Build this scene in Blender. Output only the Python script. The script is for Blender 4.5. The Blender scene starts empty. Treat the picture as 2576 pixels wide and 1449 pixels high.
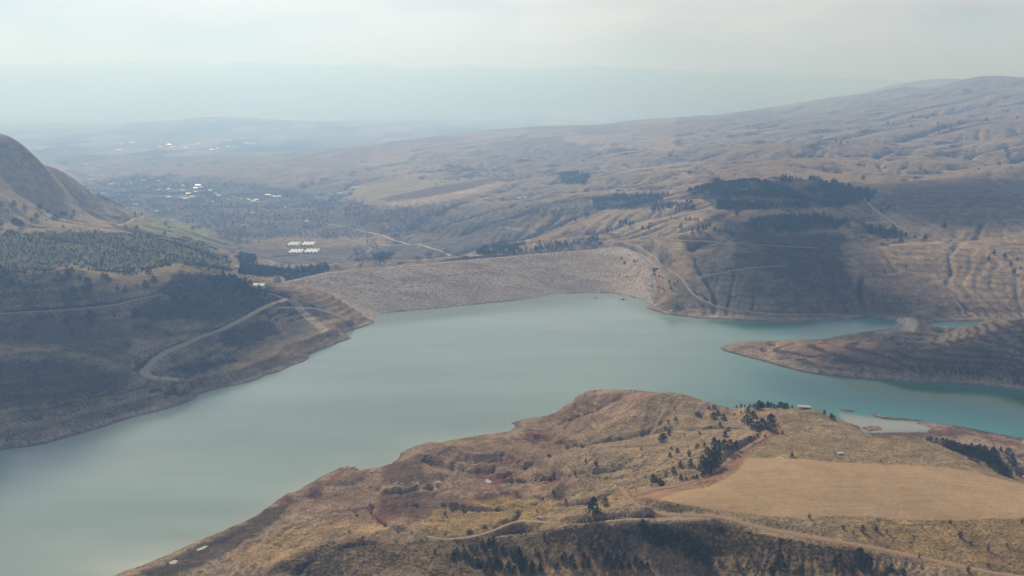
import bpy, math, random
import numpy as np
from mathutils import Vector
R = math.radians
random.seed(7); rng = np.random.default_rng(11)

# ------------------------------------------------------------------ camera, sky, sun, exposure
H0 = 400.0                       # camera height above the reservoir water (z = 0)
PITCH = R(13.8)
FW = 1983.0                      # focal length in pixels of a 2576 x 1449 view of the photograph
CX, CY = 1288.0, 724.5
SUN_AZ, SUN_EL = R(-28), R(41)
scene = bpy.context.scene
camd = bpy.data.cameras.new('camera'); cam = bpy.data.objects.new('camera', camd)
scene.collection.objects.link(cam); scene.camera = cam
camd.sensor_width = 36.0; camd.lens = 36.0*FW/2576.0
camd.clip_start = 1.0; camd.clip_end = 90000.0
cam.location = (0, 0, H0); cam.rotation_euler = (math.pi/2-PITCH, 0, 0)
scene.render.resolution_x = 1024; scene.render.resolution_y = 576
scene.view_settings.view_transform = 'Standard'; scene.view_settings.look = 'None'
scene.view_settings.gamma = 1.0; scene.view_settings.exposure = -0.01
try:
    scene.cycles.use_denoising = True
    scene.cycles.volume_bounces = 1
    scene.cycles.max_bounces = 5
except Exception:
    pass

world = bpy.data.worlds.new('World'); scene.world = world; world.use_nodes = True
wn, wl = world.node_tree.nodes, world.node_tree.links
wn.clear()
w_out = wn.new('ShaderNodeOutputWorld'); w_bg = wn.new('ShaderNodeBackground')
w_sky = wn.new('ShaderNodeTexSky'); w_sky.sky_type = 'NISHITA'; w_sky.sun_disc = False
w_sky.sun_elevation = SUN_EL; w_sky.sun_rotation = SUN_AZ % (2*math.pi)
w_sky.altitude = 800; w_sky.dust_density = 2.0
w_tc = wn.new('ShaderNodeTexCoord')
w_map = wn.new('ShaderNodeMapping'); w_map.inputs['Scale'].default_value = (1.6, 1.6, 7.0)
w_map.inputs['Location'].default_value = (0.35, 0.1, 0.4)
w_n = wn.new('ShaderNodeTexNoise'); w_n.inputs['Scale'].default_value = 2.6
w_n.inputs['Detail'].default_value = 6; w_n.inputs['Roughness'].default_value = 0.52
w_cr = wn.new('ShaderNodeValToRGB')          # thin grey to bright white overcast
w_cr.color_ramp.elements[0].position = 0.32; w_cr.color_ramp.elements[0].color = (6.4, 6.4, 6.3, 1)
w_cr.color_ramp.elements[1].position = 0.66; w_cr.color_ramp.elements[1].color = (13.3, 12.6, 11.6, 1)
w_mix = wn.new('ShaderNodeMix'); w_mix.data_type = 'RGBA'; w_mix.inputs[0].default_value = 0.86
w_sep = wn.new('ShaderNodeSeparateXYZ'); w_el = wn.new('ShaderNodeMapRange')   # clouds dimmed overhead, out of view, to cut the ambient light
for _i, _v in enumerate((0.16, 0.55, 1.0, 0.42)): w_el.inputs[_i+1].default_value = _v
w_sc = wn.new('ShaderNodeVectorMath'); w_sc.operation = 'SCALE'
wl.new(w_tc.outputs['Generated'], w_sep.inputs[0]); wl.new(w_sep.outputs[2], w_el.inputs[0]); wl.new(w_cr.outputs[0], w_sc.inputs[0]); wl.new(w_el.outputs[0], w_sc.inputs['Scale'])
wl.new(w_tc.outputs['Generated'], w_map.inputs['Vector']); wl.new(w_map.outputs[0], w_n.inputs['Vector'])
wl.new(w_n.outputs['Fac'], w_cr.inputs['Fac'])
wl.new(w_sky.outputs[0], w_mix.inputs[6]); wl.new(w_sc.outputs[0], w_mix.inputs[7])
w_f = wn.new('ShaderNodeMapRange')       # more open blue sky overhead
for _i, _v in enumerate((0.16, 0.6, 0.94, 0.5)): w_f.inputs[_i+1].default_value = _v
wl.new(w_sep.outputs[2], w_f.inputs[0]); wl.new(w_f.outputs[0], w_mix.inputs[0])
wl.new(w_mix.outputs[2], w_bg.inputs['Color']); wl.new(w_bg.outputs[0], w_out.inputs['Surface'])
w_bg.inputs['Strength'].default_value = 0.074

sund = bpy.data.lights.new('sun', 'SUN'); sun = bpy.data.objects.new('sun', sund)
scene.collection.objects.link(sun)
sund.energy = 5.0; sund.angle = R(0.53); sund.color = (1.0, 0.93, 0.81)
SDIR = Vector((math.sin(SUN_AZ)*math.cos(SUN_EL), math.cos(SUN_AZ)*math.cos(SUN_EL), math.sin(SUN_EL)))
sun.rotation_euler = SDIR.to_track_quat('Z', 'Y').to_euler(); sun.location = (0, 0, 3000)

# ------------------------------------------------------------------ helpers
C = scene.collection
cp, sp = math.cos(PITCH), math.sin(PITCH)
def tand(py):
    v = py-CY; return (FW*sp+v*cp)/(FW*cp-v*sp)
def P(px, py, z=0.0):
    """world point at height z seen at photo pixel px, py"""
    Y = (H0-z)/tand(py); v = py-CY
    return ((px-CX)/(FW*cp-v*sp)*Y, Y, z)
def PY(px, Y, z):
    dep = Y*cp+(H0-z)*sp
    return ((px-CX)/FW*dep, Y, z)
def project(x, y, z):
    dep = y*cp-(z-H0)*sp
    dep = np.where(dep < 1, 1, dep)
    return CX+FW*x/dep, CY-((z-H0)*cp+y*sp)/dep*FW
def sstep(a, b, x):
    t = np.clip((x-a)/(b-a), 0, 1); return t*t*(3-2*t)
def _h(ix, iy, seed):
    n = (ix.astype(np.int64)*374761393+iy.astype(np.int64)*668265263+seed*974634777) & 0xffffffff
    n = ((n ^ (n >> 13))*1274126177) & 0xffffffff
    n = ((n ^ (n >> 16))*2246822519) & 0xffffffff
    return ((n ^ (n >> 15)) & 0xffffff)/16777215.0
def noise(x, y, seed=0):
    """gradient noise, about -1..1"""
    ix, iy = np.floor(x), np.floor(y); fx, fy = x-ix, y-iy
    ix = ix.astype(np.int64); iy = iy.astype(np.int64)
    u = fx*fx*fx*(fx*(fx*6-15)+10); v = fy*fy*fy*(fy*(fy*6-15)+10)
    def g(a, b):
        t = _h(ix+a, iy+b, seed)*6.2831853
        return np.cos(t)*(fx-a)+np.sin(t)*(fy-b)
    a = g(0, 0); b = g(1, 0); c = g(0, 1); d = g(1, 1)
    return 1.5*((a+(b-a)*u)*(1-v)+(c+(d-c)*u)*v)
def fbm(x, y, lam, octv=4, seed=0, gain=0.5):
    s = 0; a = 1.0; t = 0
    for k in range(octv):
        s = s+a*noise(x/lam, y/lam, seed+k); t += a; a *= gain; lam /= 2.03
    return s/t
def inpoly(px, py, poly):
    ins = np.zeros(px.shape, bool); n = len(poly)
    for i in range(n):
        x1, y1 = poly[i]; x2, y2 = poly[(i+1) % n]
        if y1 == y2: continue
        c = ((y1 > py) != (y2 > py)) & (px < (x2-x1)*(py-y1)/(y2-y1)+x1)
        ins ^= c
    return ins
def segdist(px, py, poly, closed=True):
    d = np.full(px.shape, 1e9); n = len(poly)
    for i in range(n if closed else n-1):
        x1, y1 = poly[i]; x2, y2 = poly[(i+1) % n]
        dx, dy = x2-x1, y2-y1; L = dx*dx+dy*dy+1e-9
        t = np.clip(((px-x1)*dx+(py-y1)*dy)/L, 0, 1)
        d = np.minimum(d, (px-x1-t*dx)**2+(py-y1-t*dy)**2)
    return np.sqrt(d)
def sdist(px, py, poly):
    d = segdist(px, py, poly); return np.where(inpoly(px, py, poly), -d, d)
def mask_px(px, py, poly, soft=6.0, wob=None):
    """soft mask of a polygon"""
    xs = [p[0] for p in poly]; ys = [p[1] for p in poly]
    m = (px > min(xs)-soft*3) & (px < max(xs)+soft*3) & (py > min(ys)-soft*3) & (py < max(ys)+soft*3)
    out = np.zeros(px.shape)
    if m.any():
        d = sdist(px[m], py[m], poly)
        if wob is not None: d = d+wob[m]
        out[m] = 1-sstep(-soft, soft, d)
    return out
def tag(o, label=None, cat=None, group=None, kind=None):
    if label: o['label'] = label
    if cat: o['category'] = cat
    if group: o['group'] = group
    if kind: o['kind'] = kind
    return o
def mesh_np(name, co, faces, mat, smooth=False, parent=None, link=True):
    """co (n,3), faces (m,3) or (m,4) arrays"""
    me = bpy.data.meshes.new(name); co = np.asarray(co, np.float32); f = np.asarray(faces, np.int32)
    k = f.shape[1]
    me.vertices.add(len(co)); me.vertices.foreach_set('co', co.ravel())
    me.loops.add(f.size); me.loops.foreach_set('vertex_index', f.ravel())
    me.polygons.add(len(f)); me.polygons.foreach_set('loop_start', np.arange(0, f.size, k, dtype=np.int32))
    try: me.polygons.foreach_set('loop_total', np.full(len(f), k, np.int32))
    except Exception: pass
    if smooth: me.polygons.foreach_set('use_smooth', np.ones(len(f), bool))
    me.update(calc_edges=True); me.materials.append(mat)
    o = bpy.data.objects.new(name, me)
    if link: C.objects.link(o)
    if parent: o.parent = parent
    return o
def mesh_py(name, verts, faces, mat, parent=None, smooth=False):
    me = bpy.data.meshes.new(name); me.from_pydata([tuple(v) for v in verts], [], faces); me.update()
    if smooth:
        for p in me.polygons: p.use_smooth = True
    me.materials.append(mat); o = bpy.data.objects.new(name, me); C.objects.link(o)
    if parent: o.parent = parent
    return o
def add_attr(o, name, arr):
    a = o.data.attributes.new(name, 'FLOAT_COLOR', 'POINT')
    b = np.ones((len(arr), 4), np.float32); b[:, :arr.shape[1]] = arr; a.data.foreach_set('color', b.ravel())

# ------------------------------------------------------------------ materials
class NT:
    def __init__(s, name):
        s.m = bpy.data.materials.new(name); s.m.use_nodes = True
        s.n = s.m.node_tree.nodes; s.l = s.m.node_tree.links
        s.b = s.n['Principled BSDF']; s.tc = s.n.new('ShaderNodeTexCoord')
        s.b.inputs['Specular IOR Level'].default_value = 0.15
    def noise(s, scale, detail=4, rough=0.55, vec=None, stretch=None):
        t = s.n.new('ShaderNodeTexNoise'); t.inputs['Scale'].default_value = scale
        t.inputs['Detail'].default_value = detail; t.inputs['Roughness'].default_value = rough
        v = vec or s.tc.outputs['Object']
        if stretch:
            mp = s.n.new('ShaderNodeMapping'); mp.inputs['Scale'].default_value = stretch
            s.l.new(v, mp.inputs['Vector']); v = mp.outputs[0]
        s.l.new(v, t.inputs['Vector']); return t.outputs['Fac']
    def rng(s, v, a, b, c, d):
        t = s.n.new('ShaderNodeMapRange'); s.l.new(v, t.inputs[0])
        for i, x in enumerate((a, b, c, d)): t.inputs[i+1].default_value = x
        return t.outputs[0]
    def math(s, op, a, b=None):
        t = s.n.new('ShaderNodeMath'); t.operation = op
        for i, x in enumerate((a, b)):
            if x is None: continue
            if isinstance(x, (int, float)): t.inputs[i].default_value = x
            else: s.l.new(x, t.inputs[i])
        return t.outputs[0]
    def mix(s, fac, a, b, mode='MIX'):
        t = s.n.new('ShaderNodeMix'); t.data_type = 'RGBA'; t.blend_type = mode
        for i, x in ((0, fac), (6, a), (7, b)):
            if isinstance(x, (int, float)): t.inputs[i].default_value = x
            elif isinstance(x, tuple): t.inputs[i].default_value = (*x, 1)
            else: s.l.new(x, t.inputs[i])
        return t.outputs[2]
    def attr(s, name):
        t = s.n.new('ShaderNodeAttribute'); t.attribute_name = name; return t
    def mul(s, col, fac):
        t = s.n.new('ShaderNodeVectorMath'); t.operation = 'SCALE'
        s.l.new(col, t.inputs[0]); s.l.new(fac, t.inputs['Scale']); return t.outputs[0]
    def done(s, col=None, rough=0.9, bump=None, dist=0.5, strength=0.6):
        if col is not None:
            if isinstance(col, tuple): s.b.inputs['Base Color'].default_value = (*col, 1)
            else: s.l.new(col, s.b.inputs['Base Color'])
        if isinstance(rough, (int, float)): s.b.inputs['Roughness'].default_value = rough
        else: s.l.new(rough, s.b.inputs['Roughness'])
        if bump is not None:
            t = s.n.new('ShaderNodeBump'); t.inputs['Distance'].default_value = dist
            t.inputs['Strength'].default_value = strength
            s.l.new(bump, t.inputs['Height']); s.l.new(t.outputs[0], s.b.inputs['Normal'])
        return s.m
def simple(name, col, var=0.3, scale=1.0, rough=0.85, bump=0.0):
    t = NT(name); f = t.noise(scale, 4)
    c = t.mix(f, tuple(x*(1-var) for x in col), tuple(min(1, x*(1+var)) for x in col))
    return t.done(c, rough, f if bump else None, bump or 0.1)

def terrain_material():
    t = NT('dry_ground'); t.b.inputs['Specular IOR Level'].default_value = 0.0
    col = t.attr('Col').outputs['Color']; mk = t.attr('Mask')
    sx = t.n.new('ShaderNodeSeparateColor'); t.l.new(mk.outputs['Color'], sx.inputs[0])
    scrub, stub = sx.outputs[0], sx.outputs[1]
    n1 = t.noise(0.45, 5, 0.65); n2 = t.noise(0.06, 5, 0.6); n3 = t.noise(0.013, 4, 0.6)
    calm_ = t.rng(stub, 0.0, 1.0, 1.0, 0.25)
    def var(v, lo, hi): return t.math('ADD', 1.0, t.math('MULTIPLY', t.rng(v, 0.3, 0.7, lo-1, hi-1), calm_))
    c = t.mul(col, var(n1, 0.42, 1.58))
    c = t.mul(c, var(n2, 0.68, 1.32)); c = t.mul(c, t.rng(n3, 0.3, 0.7, 0.88, 1.12))
    hue = t.noise(0.11, 4, 0.6)
    c = t.mix(t.rng(hue, 0.42, 0.62, 0.0, 0.35), c, t.mix(1.0, c, (1.12, 0.94, 0.80), 'MULTIPLY'))
    # low scrub and tussocks, denser where the scrub mask says so
    s1 = t.noise(0.32, 3, 0.7); s2 = t.noise(0.035, 4, 0.6)
    thr = t.math('SUBTRACT', 0.74, t.math('MULTIPLY', scrub, 0.30))
    sm = t.math('ADD', t.math('MULTIPLY', s1, 0.6), t.math('MULTIPLY', s2, 0.4))
    d = t.math('MULTIPLY', t.math('SUBTRACT', sm, thr), 14.0)
    cl = t.n.new('ShaderNodeClamp'); t.l.new(d, cl.inputs[0])
    c = t.mix(t.math('MULTIPLY', cl.outputs[0], 0.85), c, (0.055, 0.046, 0.030))
    # stubble rows
    rows = t.noise(1.0, 3, 0.6, stretch=(0.02, 0.9, 0.2))
    c = t.mix(t.math('MULTIPLY', stub, 1.0), c, t.mul(c, t.rng(rows, 0.35, 0.65, 0.88, 1.1)))
    b = t.math('ADD', t.math('MULTIPLY', n1, 0.6), t.math('MULTIPLY', n2, 3.0))
    b = t.math('MULTIPLY', t.math('SUBTRACT', t.math('ADD', b, t.math('MULTIPLY', cl.outputs[0], 0.9)), 1.8), calm_)
    return t.done(c, 1.0, b, 2.4, 1.0)
M_TERRAIN = terrain_material()

# ------------------------------------------------------------------ shorelines (photo pixels, laid on the water level)
SH_FAR = [(-900,1330),(-300,1200),(0,1133),(60,1127),(100,1120),(150,1106),(200,1092),(250,1078),(290,1065),(330,1052),(370,1042),(420,1030),(450,1020),(480,1008),(500,992),(530,984),(560,977),
 (610,966),(650,955),(668,944),(700,936),(722,926),(740,918),(760,912),(778,900),(776,893),(800,884),(830,872),(850,862),(868,858),(883,851),(868,838),(900,828),(922,820),(940,812),(950,797),(960,789),
 (1000,785),(1080,778),(1200,766),(1300,756),(1370,746),(1400,741),(1470,737),(1540,738),(1575,744),(1600,750),(1625,760),(1640,770),(1624,776),(1650,784),
 (1680,792),(1720,797),(1760,801),(1850,806),(1950,810),(2020,812),(2040,808),(2060,806),(2110,805),(2150,803),(2170,799),(2200,799),(2230,806),(2262,812),(2262,824),
 (2230,829),(2170,835),(2120,843),(2080,852),(2050,854),(1990,855),(1940,857),(1870,861),(1830,868),(1811,875),(1822,884),(1850,892),(1900,904),(1960,921),(2000,932),(2050,942),(2130,951),
 (2200,956),(2300,962),(2380,966),(2450,969),(2500,974),(2576,985),(2800,1010),(3300,1040)]
SH_NEAR = [(3300,1230),(2900,1150),(2700,1120),(2576,1103),(2520,1092),(2450,1079),(2400,1070),(2350,1063),(2330,1060),(2300,1064),(2340,1076),(2330,1088),(2270,1088),(2180,1090),(2110,1088),
 (2060,1075),(1980,1068),(1900,1062),(1800,1056),(1700,1046),(1600,1036),(1530,1016),(1490,1000),(1470,1002),(1440,1012),(1420,1022),(1400,1038),(1370,1046),(1335,1052),(1300,1060),(1285,1064),(1297,1072),(1285,1084),
 (1250,1090),(1200,1097),(1130,1108),(1105,1116),(1080,1112),(1045,1122),(1008,1140),(1004,1152),(985,1168),(950,1178),(925,1180),(905,1184),(880,1172),(855,1176),(840,1184),(815,1196),(790,1210),(740,1238),(725,1240),(690,1264),
 (655,1290),(620,1308),(570,1330),(520,1352),(470,1374),(420,1395),(350,1424),(270,1452),(150,1500),(-100,1600),(-500,1760)]
WATER = [P(x, y)[:2] for x, y in SH_FAR+SH_NEAR]
CHAN = [P(x, y)[:2] for x, y in [(2312,822),(2330,815),(2360,811),(2420,809),(2500,808),(2700,806),(3000,806),(3000,815),(2700,818),(2470,820),(2436,824),(2390,828),(2340,829)]]
ISLES = [[P(x, y)[:2] for x, y in q] for q in (
 [(2107,1028),(2120,1030),(2140,1030),(2156,1036),(2140,1038),(2120,1034)],
 [(2190,1043),(2205,1042),(2230,1048),(2270,1052),(2330,1058),(2330,1062),(2280,1058),(2235,1056),(2205,1050)],
 [(2165,1076),(2185,1071),(2215,1073),(2220,1082),(2185,1085)])]

# ------------------------------------------------------------------ height control points: (px, py, z)
K = []
def k(*a):
    for t in a: K.append(P(*t))
def ky(*a):
    for t in a: K.append(PY(*t))
# near peninsula and plateau
k((2000,1045,76),(1900,1018,62),(2050,1026,74),(2090,1048,70),(2150,1074,70),(2200,1084,70),(2290,1100,72),(2340,1108,72),(2200,1130,80),(2000,1150,82),(2450,1180,80),(2576,1225,78),
  (1720,1235,81),(2000,1200,84),(2300,1250,86),(2576,1300,85),(2100,1290,84),(2300,1380,80),(2576,1430,79),(2200,1449,74),(2800,1300,82),(2800,1449,76),
  (1490,991,22),(1600,991,36),(1700,997,42),(1800,1008,52),(1550,1090,38),(1640,1060,44),(1700,1100,52),(1850,1090,66),(1760,1170,66),(1600,1200,48),(1450,1150,26),(1300,1130,12),(1200,1160,10),
  (1000,1220,9),(1100,1250,11),(1250,1215,12),(1350,1260,17),(900,1240,8),(800,1280,8),(700,1330,8),(1500,1265,40),(1620,1245,74),(1560,1240,64),(1300,1330,34),(1150,1325,24),(1090,1352,30),
  (900,1320,20),(800,1350,20),(700,1400,20),(600,1440,16),(1000,1380,32),(900,1440,34),(1100,1430,42),(1300,1352,46),(1400,1330,60),(1500,1312,71),(1620,1303,78),(1700,1310,80),(1900,1345,80),(2100,1385,79),(2300,1430,78),
  (1400,1400,46),(1600,1380,58),(1800,1400,62),(1500,1449,44),(1700,1449,50),(1200,1449,40),(1900,1449,62),(1850,1130,72),(1930,1090,72),(1400,1080,12),(1180,1120,5),
  (2400,1095,2),(2500,1125,8),(2576,1140,10),(2430,1130,34),(2500,1165,40),(2576,1200,45),(2750,1230,55),(2350,1085,1.5),(2250,1085,3))
for X, Y, z in ((-100,420,20),(0,300,45),(-250,300,10),(300,300,70),(300,180,60),(0,150,50),(700,400,80),(-400,250,-3),(900,700,70),(-150,520,-2),(500,420,74)): K.append((X, Y, z))
# reservoir bed guide
k((600,1200,-8),(1200,900,-8),(200,1300,-8),(1700,900,-8),(2300,1010,-6),(1500,800,-8),(800,1000,-8),(2000,835,-4),(-300,1500,-8))
# shorelines themselves
for x, y in SH_FAR[::3]+SH_NEAR[::3]: K.append(P(x, y, 0.8))
# far left shore and hills
k((0,1080,16),(100,1050,19),(200,1030,17),(300,1000,18),(450,965,11),(600,930,13),(700,900,13),(780,850,13),(880,805,13),(-300,1100,20),(-300,950,60),
  (0,876,76),(150,888,68),(280,912,50),(360,937,36),(0,848,66),(150,862,62),(0,980,40),(150,980,34),(260,960,33),(420,945,24),(550,900,22),(650,850,22),(700,820,22),(640,880,17),
  (725,757,46),(650,800,42),(560,845,40),(450,888,38),(380,915,37),(820,780,26),(780,740,47),
  (680,740,58),(640,715,76),(560,702,84),(500,740,80),(600,775,56),(450,790,70),(350,760,82),(300,810,68),(200,830,66),(100,800,78),(0,800,86),(440,830,50),(300,860,52),(-300,800,100),
  (0,690,120),(187,664,126),(258,686,112),(330,690,106),(450,664,107),(515,684,97),(612,716,76),(100,740,106),(300,740,97),(400,735,92),(0,740,110),(80,684,118),(-300,690,135),
  (0,588,135),(130,583,132),(250,583,125),(400,596,105),(500,622,78),(575,662,55),(187,655,93),(60,672,98),(350,680,84),(450,655,85),(540,680,66),(-300,590,150),
  (0,560,132),(150,552,118),(300,562,88),(330,542,74),(420,560,56),(500,590,36),(560,612,6),(600,628,-20),(400,540,42),(0,500,172),(100,500,150),(200,525,110),(-300,500,200),
  (0,350,292),(60,372,272),(100,392,250),(150,432,203),(200,472,148),(250,502,94),(290,526,48),(-300,310,360),(0,430,225),(100,450,190))
ky((0,2700,170),(100,2700,60),(200,2900,-20),(300,3000,-50),(-400,3200,150),(0,3600,0),(-400,4500,-30))
# valley floor and village
k((400,500,-46),(600,500,-50),(800,540,-50),(700,560,-50),(600,580,-50),(500,530,-44),(900,560,-46),(850,600,-46),(400,470,-54),(300,480,-56),
  (750,618,-44),(900,620,-44),(640,625,-40),(930,640,-46),(660,610,-44),(820,645,-44),(700,645,-40),(1100,640,-32),(1000,656,-30),(850,662,-20),(760,665,0),(700,690,44),(640,662,10),(740,700,46),(660,712,60),(1060,610,-34))
# dam surroundings
k((1200,649,30),(1200,625,-12),(1300,622,14),(1450,600,36),(1600,610,68),(1560,618,62),(1640,650,60),(1690,690,50),(1700,720,38),(1680,750,22))
# right side, columns of slope from shore to skyline
for x, rows in {
 1750:((770,12),(735,30),(700,46),(660,64),(610,84),(575,96),(540,100)),
 1900:((775,13),(740,32),(700,52),(660,72),(615,93),(570,104),(540,117),(500,129),(460,139),(430,141),(400,140),(350,160),(318,185),(296,195)),
 2050:((775,13),(740,31),(700,51),(660,70),(615,90),(570,104),(540,117),(500,130),(462,141)),
 2200:((775,12),(740,30),(700,50),(660,68),(620,85),(580,98),(540,112),(500,127),(460,140),(430,148),(400,158),(350,186),(300,240),(270,290)),
 2400:((780,10),(750,24),(710,44),(670,64),(635,82),(600,97),(560,112),(520,127),(480,142),(440,155),(400,172),(350,205),(300,262),(250,352)),
 2576:((790,8),(760,20),(720,42),(680,65),(640,85),(600,100),(560,115),(520,130),(480,145),(440,160),(400,180),(350,220),(300,280),(250,360)),
 2900:((790,12),(720,50),(640,92),(560,125),(480,160),(400,205),(330,270)),
 1650:((590,66),(560,78),(530,92),(500,104),(470,112),(440,112),(410,114),(370,128),(340,140),(312,150)),
 1500:((600,38),(580,44),(550,58),(520,72),(490,85),(460,92),(430,96),(400,104),(370,116),(340,130),(316,142)),
 1350:((600,10),(575,16),(545,40),(510,60),(480,66),(450,66),(420,76),(390,90),(360,108),(335,122),(320,132)),
 1200:((600,-6),(575,0),(540,16),(510,32),(480,45),(450,50),(420,55),(390,66),(360,82),(340,94),(330,98)),
 1000:((620,-45),(600,-45),(570,-38),(540,-18),(510,12),(480,26),(450,35),(420,30),(390,42),(372,50)),
 800:((500,-48),(480,-32),(460,-6),(440,4),(420,6),(400,18),(387,22)),
 600:((470,-50),(450,-32),(430,-12),(415,-12),(405,-20)),
 400:((440,-58),(425,-48),(412,-56))}.items():
    for y, z in rows: K.append(P(x, y, z))
# spit, rock knob and dark hill on the right
k((2285,806,22),(2268,812,14),(2302,812,14),(2285,818,12),(2250,824,3),(2200,834,1.5),(2576,803,52),(2500,808,44),(2450,828,28),(2400,845,18),(2350,866,14),(2576,880,42),(2450,890,32),(2200,868,12),(2050,884,9),(1900,872,4),(2300,930,16),(2450,950,14),(2576,955,18),(2100,920,8),(2200,905,14),
  (2350,846,1.5),(2280,850,1.8),(2240,846,1.5),(2440,818,6),(2800,830,60),(2800,900,50),(2300,880,18))
# skyline and distance
ky((2576,6100,488),(2450,6600,490),(2300,8000,455),(2200,9000,400),(2120,9000,360),(2050,9500,300),(1950,9000,252),(1850,8500,222),(1750,8200,190),(1700,8000,170),(1600,7600,146),(2900,6000,520),(2400,11000,545),(2330,11500,555),(2250,11500,500),(2600,11500,520),
   (1500,9500,-70),(1350,8800,-75),(1200,9000,-75),(1000,7500,-72),(800,7000,-74),(600,6500,-74),(400,6500,-74),(200,6000,-70),(1650,10500,-60),(1800,12000,-40),(2000,14000,-20),(2200,15000,60),(2500,15000,300),(-100,6500,-60),(2900,14000,400),
   (0,9000,-82),(400,9000,-82),(800,9500,-84),(1200,12000,-86),(0,14000,-90),(500,15500,-90),(1000,16000,-90),(1500,17000,-90),(2000,18000,-60),(-400,12000,-80),(350,12500,-30),(450,12500,15),(600,12800,50),(640,13500,-60),(200,12500,-80),
   (0,19000,-90),(600,19000,-90),(1200,19500,-90),(1700,20000,-60),(2300,20000,0),(2900,20000,0),
   (0,22000,760),(150,22000,640),(300,22000,420),(560,21500,660),(700,22000,330),(1000,22500,300),(1350,22500,640),(1600,22500,560),(1900,22500,320),(2300,22500,150),(-400,22500,700),(2900,22500,200))
for x, y in ((-400,190),(0,189),(100,190),(200,187),(290,182),(350,172),(430,165),(500,169),(560,174),(700,178),(820,176),(900,174),(1000,178),(1100,185),(1200,188),(1300,186),(1400,180),(1500,185),(1650,186),(1800,190),(1900,185),(2000,193),(2100,202),(2300,214),(2576,214),(3000,210)):
    ky((x, 34000, 290-34000*tand(y)))
    ky((x, 38000, 300))
K = np.array(K)
kth = np.arctan2(K[:, 0], K[:, 1]); klr = np.log(np.hypot(K[:, 0], K[:, 1]))
# drop near-duplicates
keep = []
for i in range(len(K)):
    if all((kth[i]-kth[j])**2+(klr[i]-klr[j])**2 > 0.009**2 for j in keep): keep.append(i)
kth, klr, kz = kth[keep], klr[keep], K[keep, 2]
EPS = 0.02
def phi(dt, dl): return np.sqrt(dt*dt+dl*dl+EPS*EPS)
A = -phi(kth[:, None]-kth[None], klr[:, None]-klr[None])
n = len(kz); B = np.zeros((n+3, n+3)); B[:n, :n] = A+np.eye(n)*0.0015
B[:n, n] = 1; B[:n, n+1] = kth; B[:n, n+2] = klr; B[n, :n] = 1; B[n+1, :n] = kth; B[n+2, :n] = klr
wts = np.linalg.solve(B, np.concatenate([kz, [0, 0, 0]]))
def H_macro(th, lr):
    out = wts[n]+wts[n+1]*th+wts[n+2]*lr
    for i in range(n): out = out-wts[i]*phi(th-kth[i], lr-klr[i])
    return out

# ------------------------------------------------------------------ polar ground grid
def lr_rows():
    out = [math.log(120)]; 
    while out[-1] < math.log(39000):
        r = math.exp(out[-1])
        out.append(out[-1]+(0.008 if r < 430 else 0.0026 if r < 2600 else 0.0042 if r < 9000 else 0.006))
    return np.array(out)
LR = lr_rows(); TH = np.arange(R(-48), R(48), 0.0015)
NR, NT_ = len(LR), len(TH)
def half(a): 
    return np.append(a[::2], a[-1]) if len(a) % 2 == 0 else a[::2]
lrc, thc = half(LR), half(TH)
Zc = H_macro(thc[None, :]*np.ones((len(lrc), 1)), lrc[:, None]*np.ones((1, len(thc))))
def up(Zc):
    Zr = np.empty((NR, Zc.shape[1])); 
    for j in range(Zc.shape[1]): Zr[:, j] = np.interp(LR, lrc, Zc[:, j])
    out = np.empty((NR, NT_))
    for i in range(NR): out[i] = np.interp(TH, thc, Zr[i])
    return out
Z = up(Zc)
RR = np.exp(LR)[:, None]*np.ones((1, NT_)); TT = TH[None, :]*np.ones((NR, 1))
X = RR*np.sin(TT); Y = RR*np.cos(TT)
PX, PY_ = project(X, Y, Z)

# signed distance to water (metres), with a slightly ragged line
def water_dist(x, y, rr):
    d = sdist(x, y, WATER); d = np.minimum(d, sdist(x, y, CHAN))
    for q in ISLES: d = np.maximum(d, -sdist(x, y, q))
    return d
D = np.full(Z.shape, 3000.0)
iw = np.searchsorted(LR, math.log(2600))
D[:iw] = water_dist(X[:iw], Y[:iw], None)
D[:iw] += 3.6*fbm(X[:iw], Y[:iw], 30, 3, 5)*sstep(0, 12, np.abs(D[:iw])+6)
Z0 = Z.copy()

# region masks where the ground is calm (fields, terraces, valley floor)
wob = 9*fbm(X, Y, 60, 3, 91)
FIELD = [(1622,1247),(1700,1234),(1780,1224),(1850,1190),(1880,1150),(2000,1154),(2200,1166),(2380,1174),(2450,1186),(2520,1205),(2640,1232),(2760,1300),(2576,1303),(2400,1309),(2300,1309),(2200,1302),(2100,1298),(2040,1306),(1950,1300),(1850,1290),(1700,1268)]
PLAT = [(1560,1240),(1700,1225),(1800,1190),(1850,1140),(1900,1110),(1950,1070),(1960,1040),(2060,1028),(2180,1085),(2350,1110),(2450,1160),(2600,1215),(2800,1300),(2800,1460),(2500,1449),(2200,1395),(1900,1340),(1700,1300)]
TERR = [(590,628),(640,610),(700,605),(860,598),(905,612),(940,630),(900,650),(830,655),(700,650),(640,640)]
calm = np.maximum(mask_px(PX, PY_, PLAT, 8), mask_px(PX, PY_, TERR, 5))
calm = np.maximum(calm, 0.9*mask_px(PX, PY_, [(880,470),(1000,450),(1230,438),(1285,456),(1200,482),(1020,528),(940,515)], 8))
calm = np.maximum(calm, 0.92*mask_px(PX, PY_, [(1530,596),(1720,600),(1760,700),(1700,740),(1640,710),(1560,650)], 14))
calm = np.maximum(calm, 0.75*mask_px(PX, PY_, [(-500,300),(0,340),(160,420),(300,520),(250,545),(100,500),(-500,480)], 10))
calm = np.maximum(calm, 0.5*mask_px(PX, PY_, [(300,430),(800,388),(1200,328),(1500,310),(1700,305),(1700,360),(1300,370),(900,430),(500,470)], 12))
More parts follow.
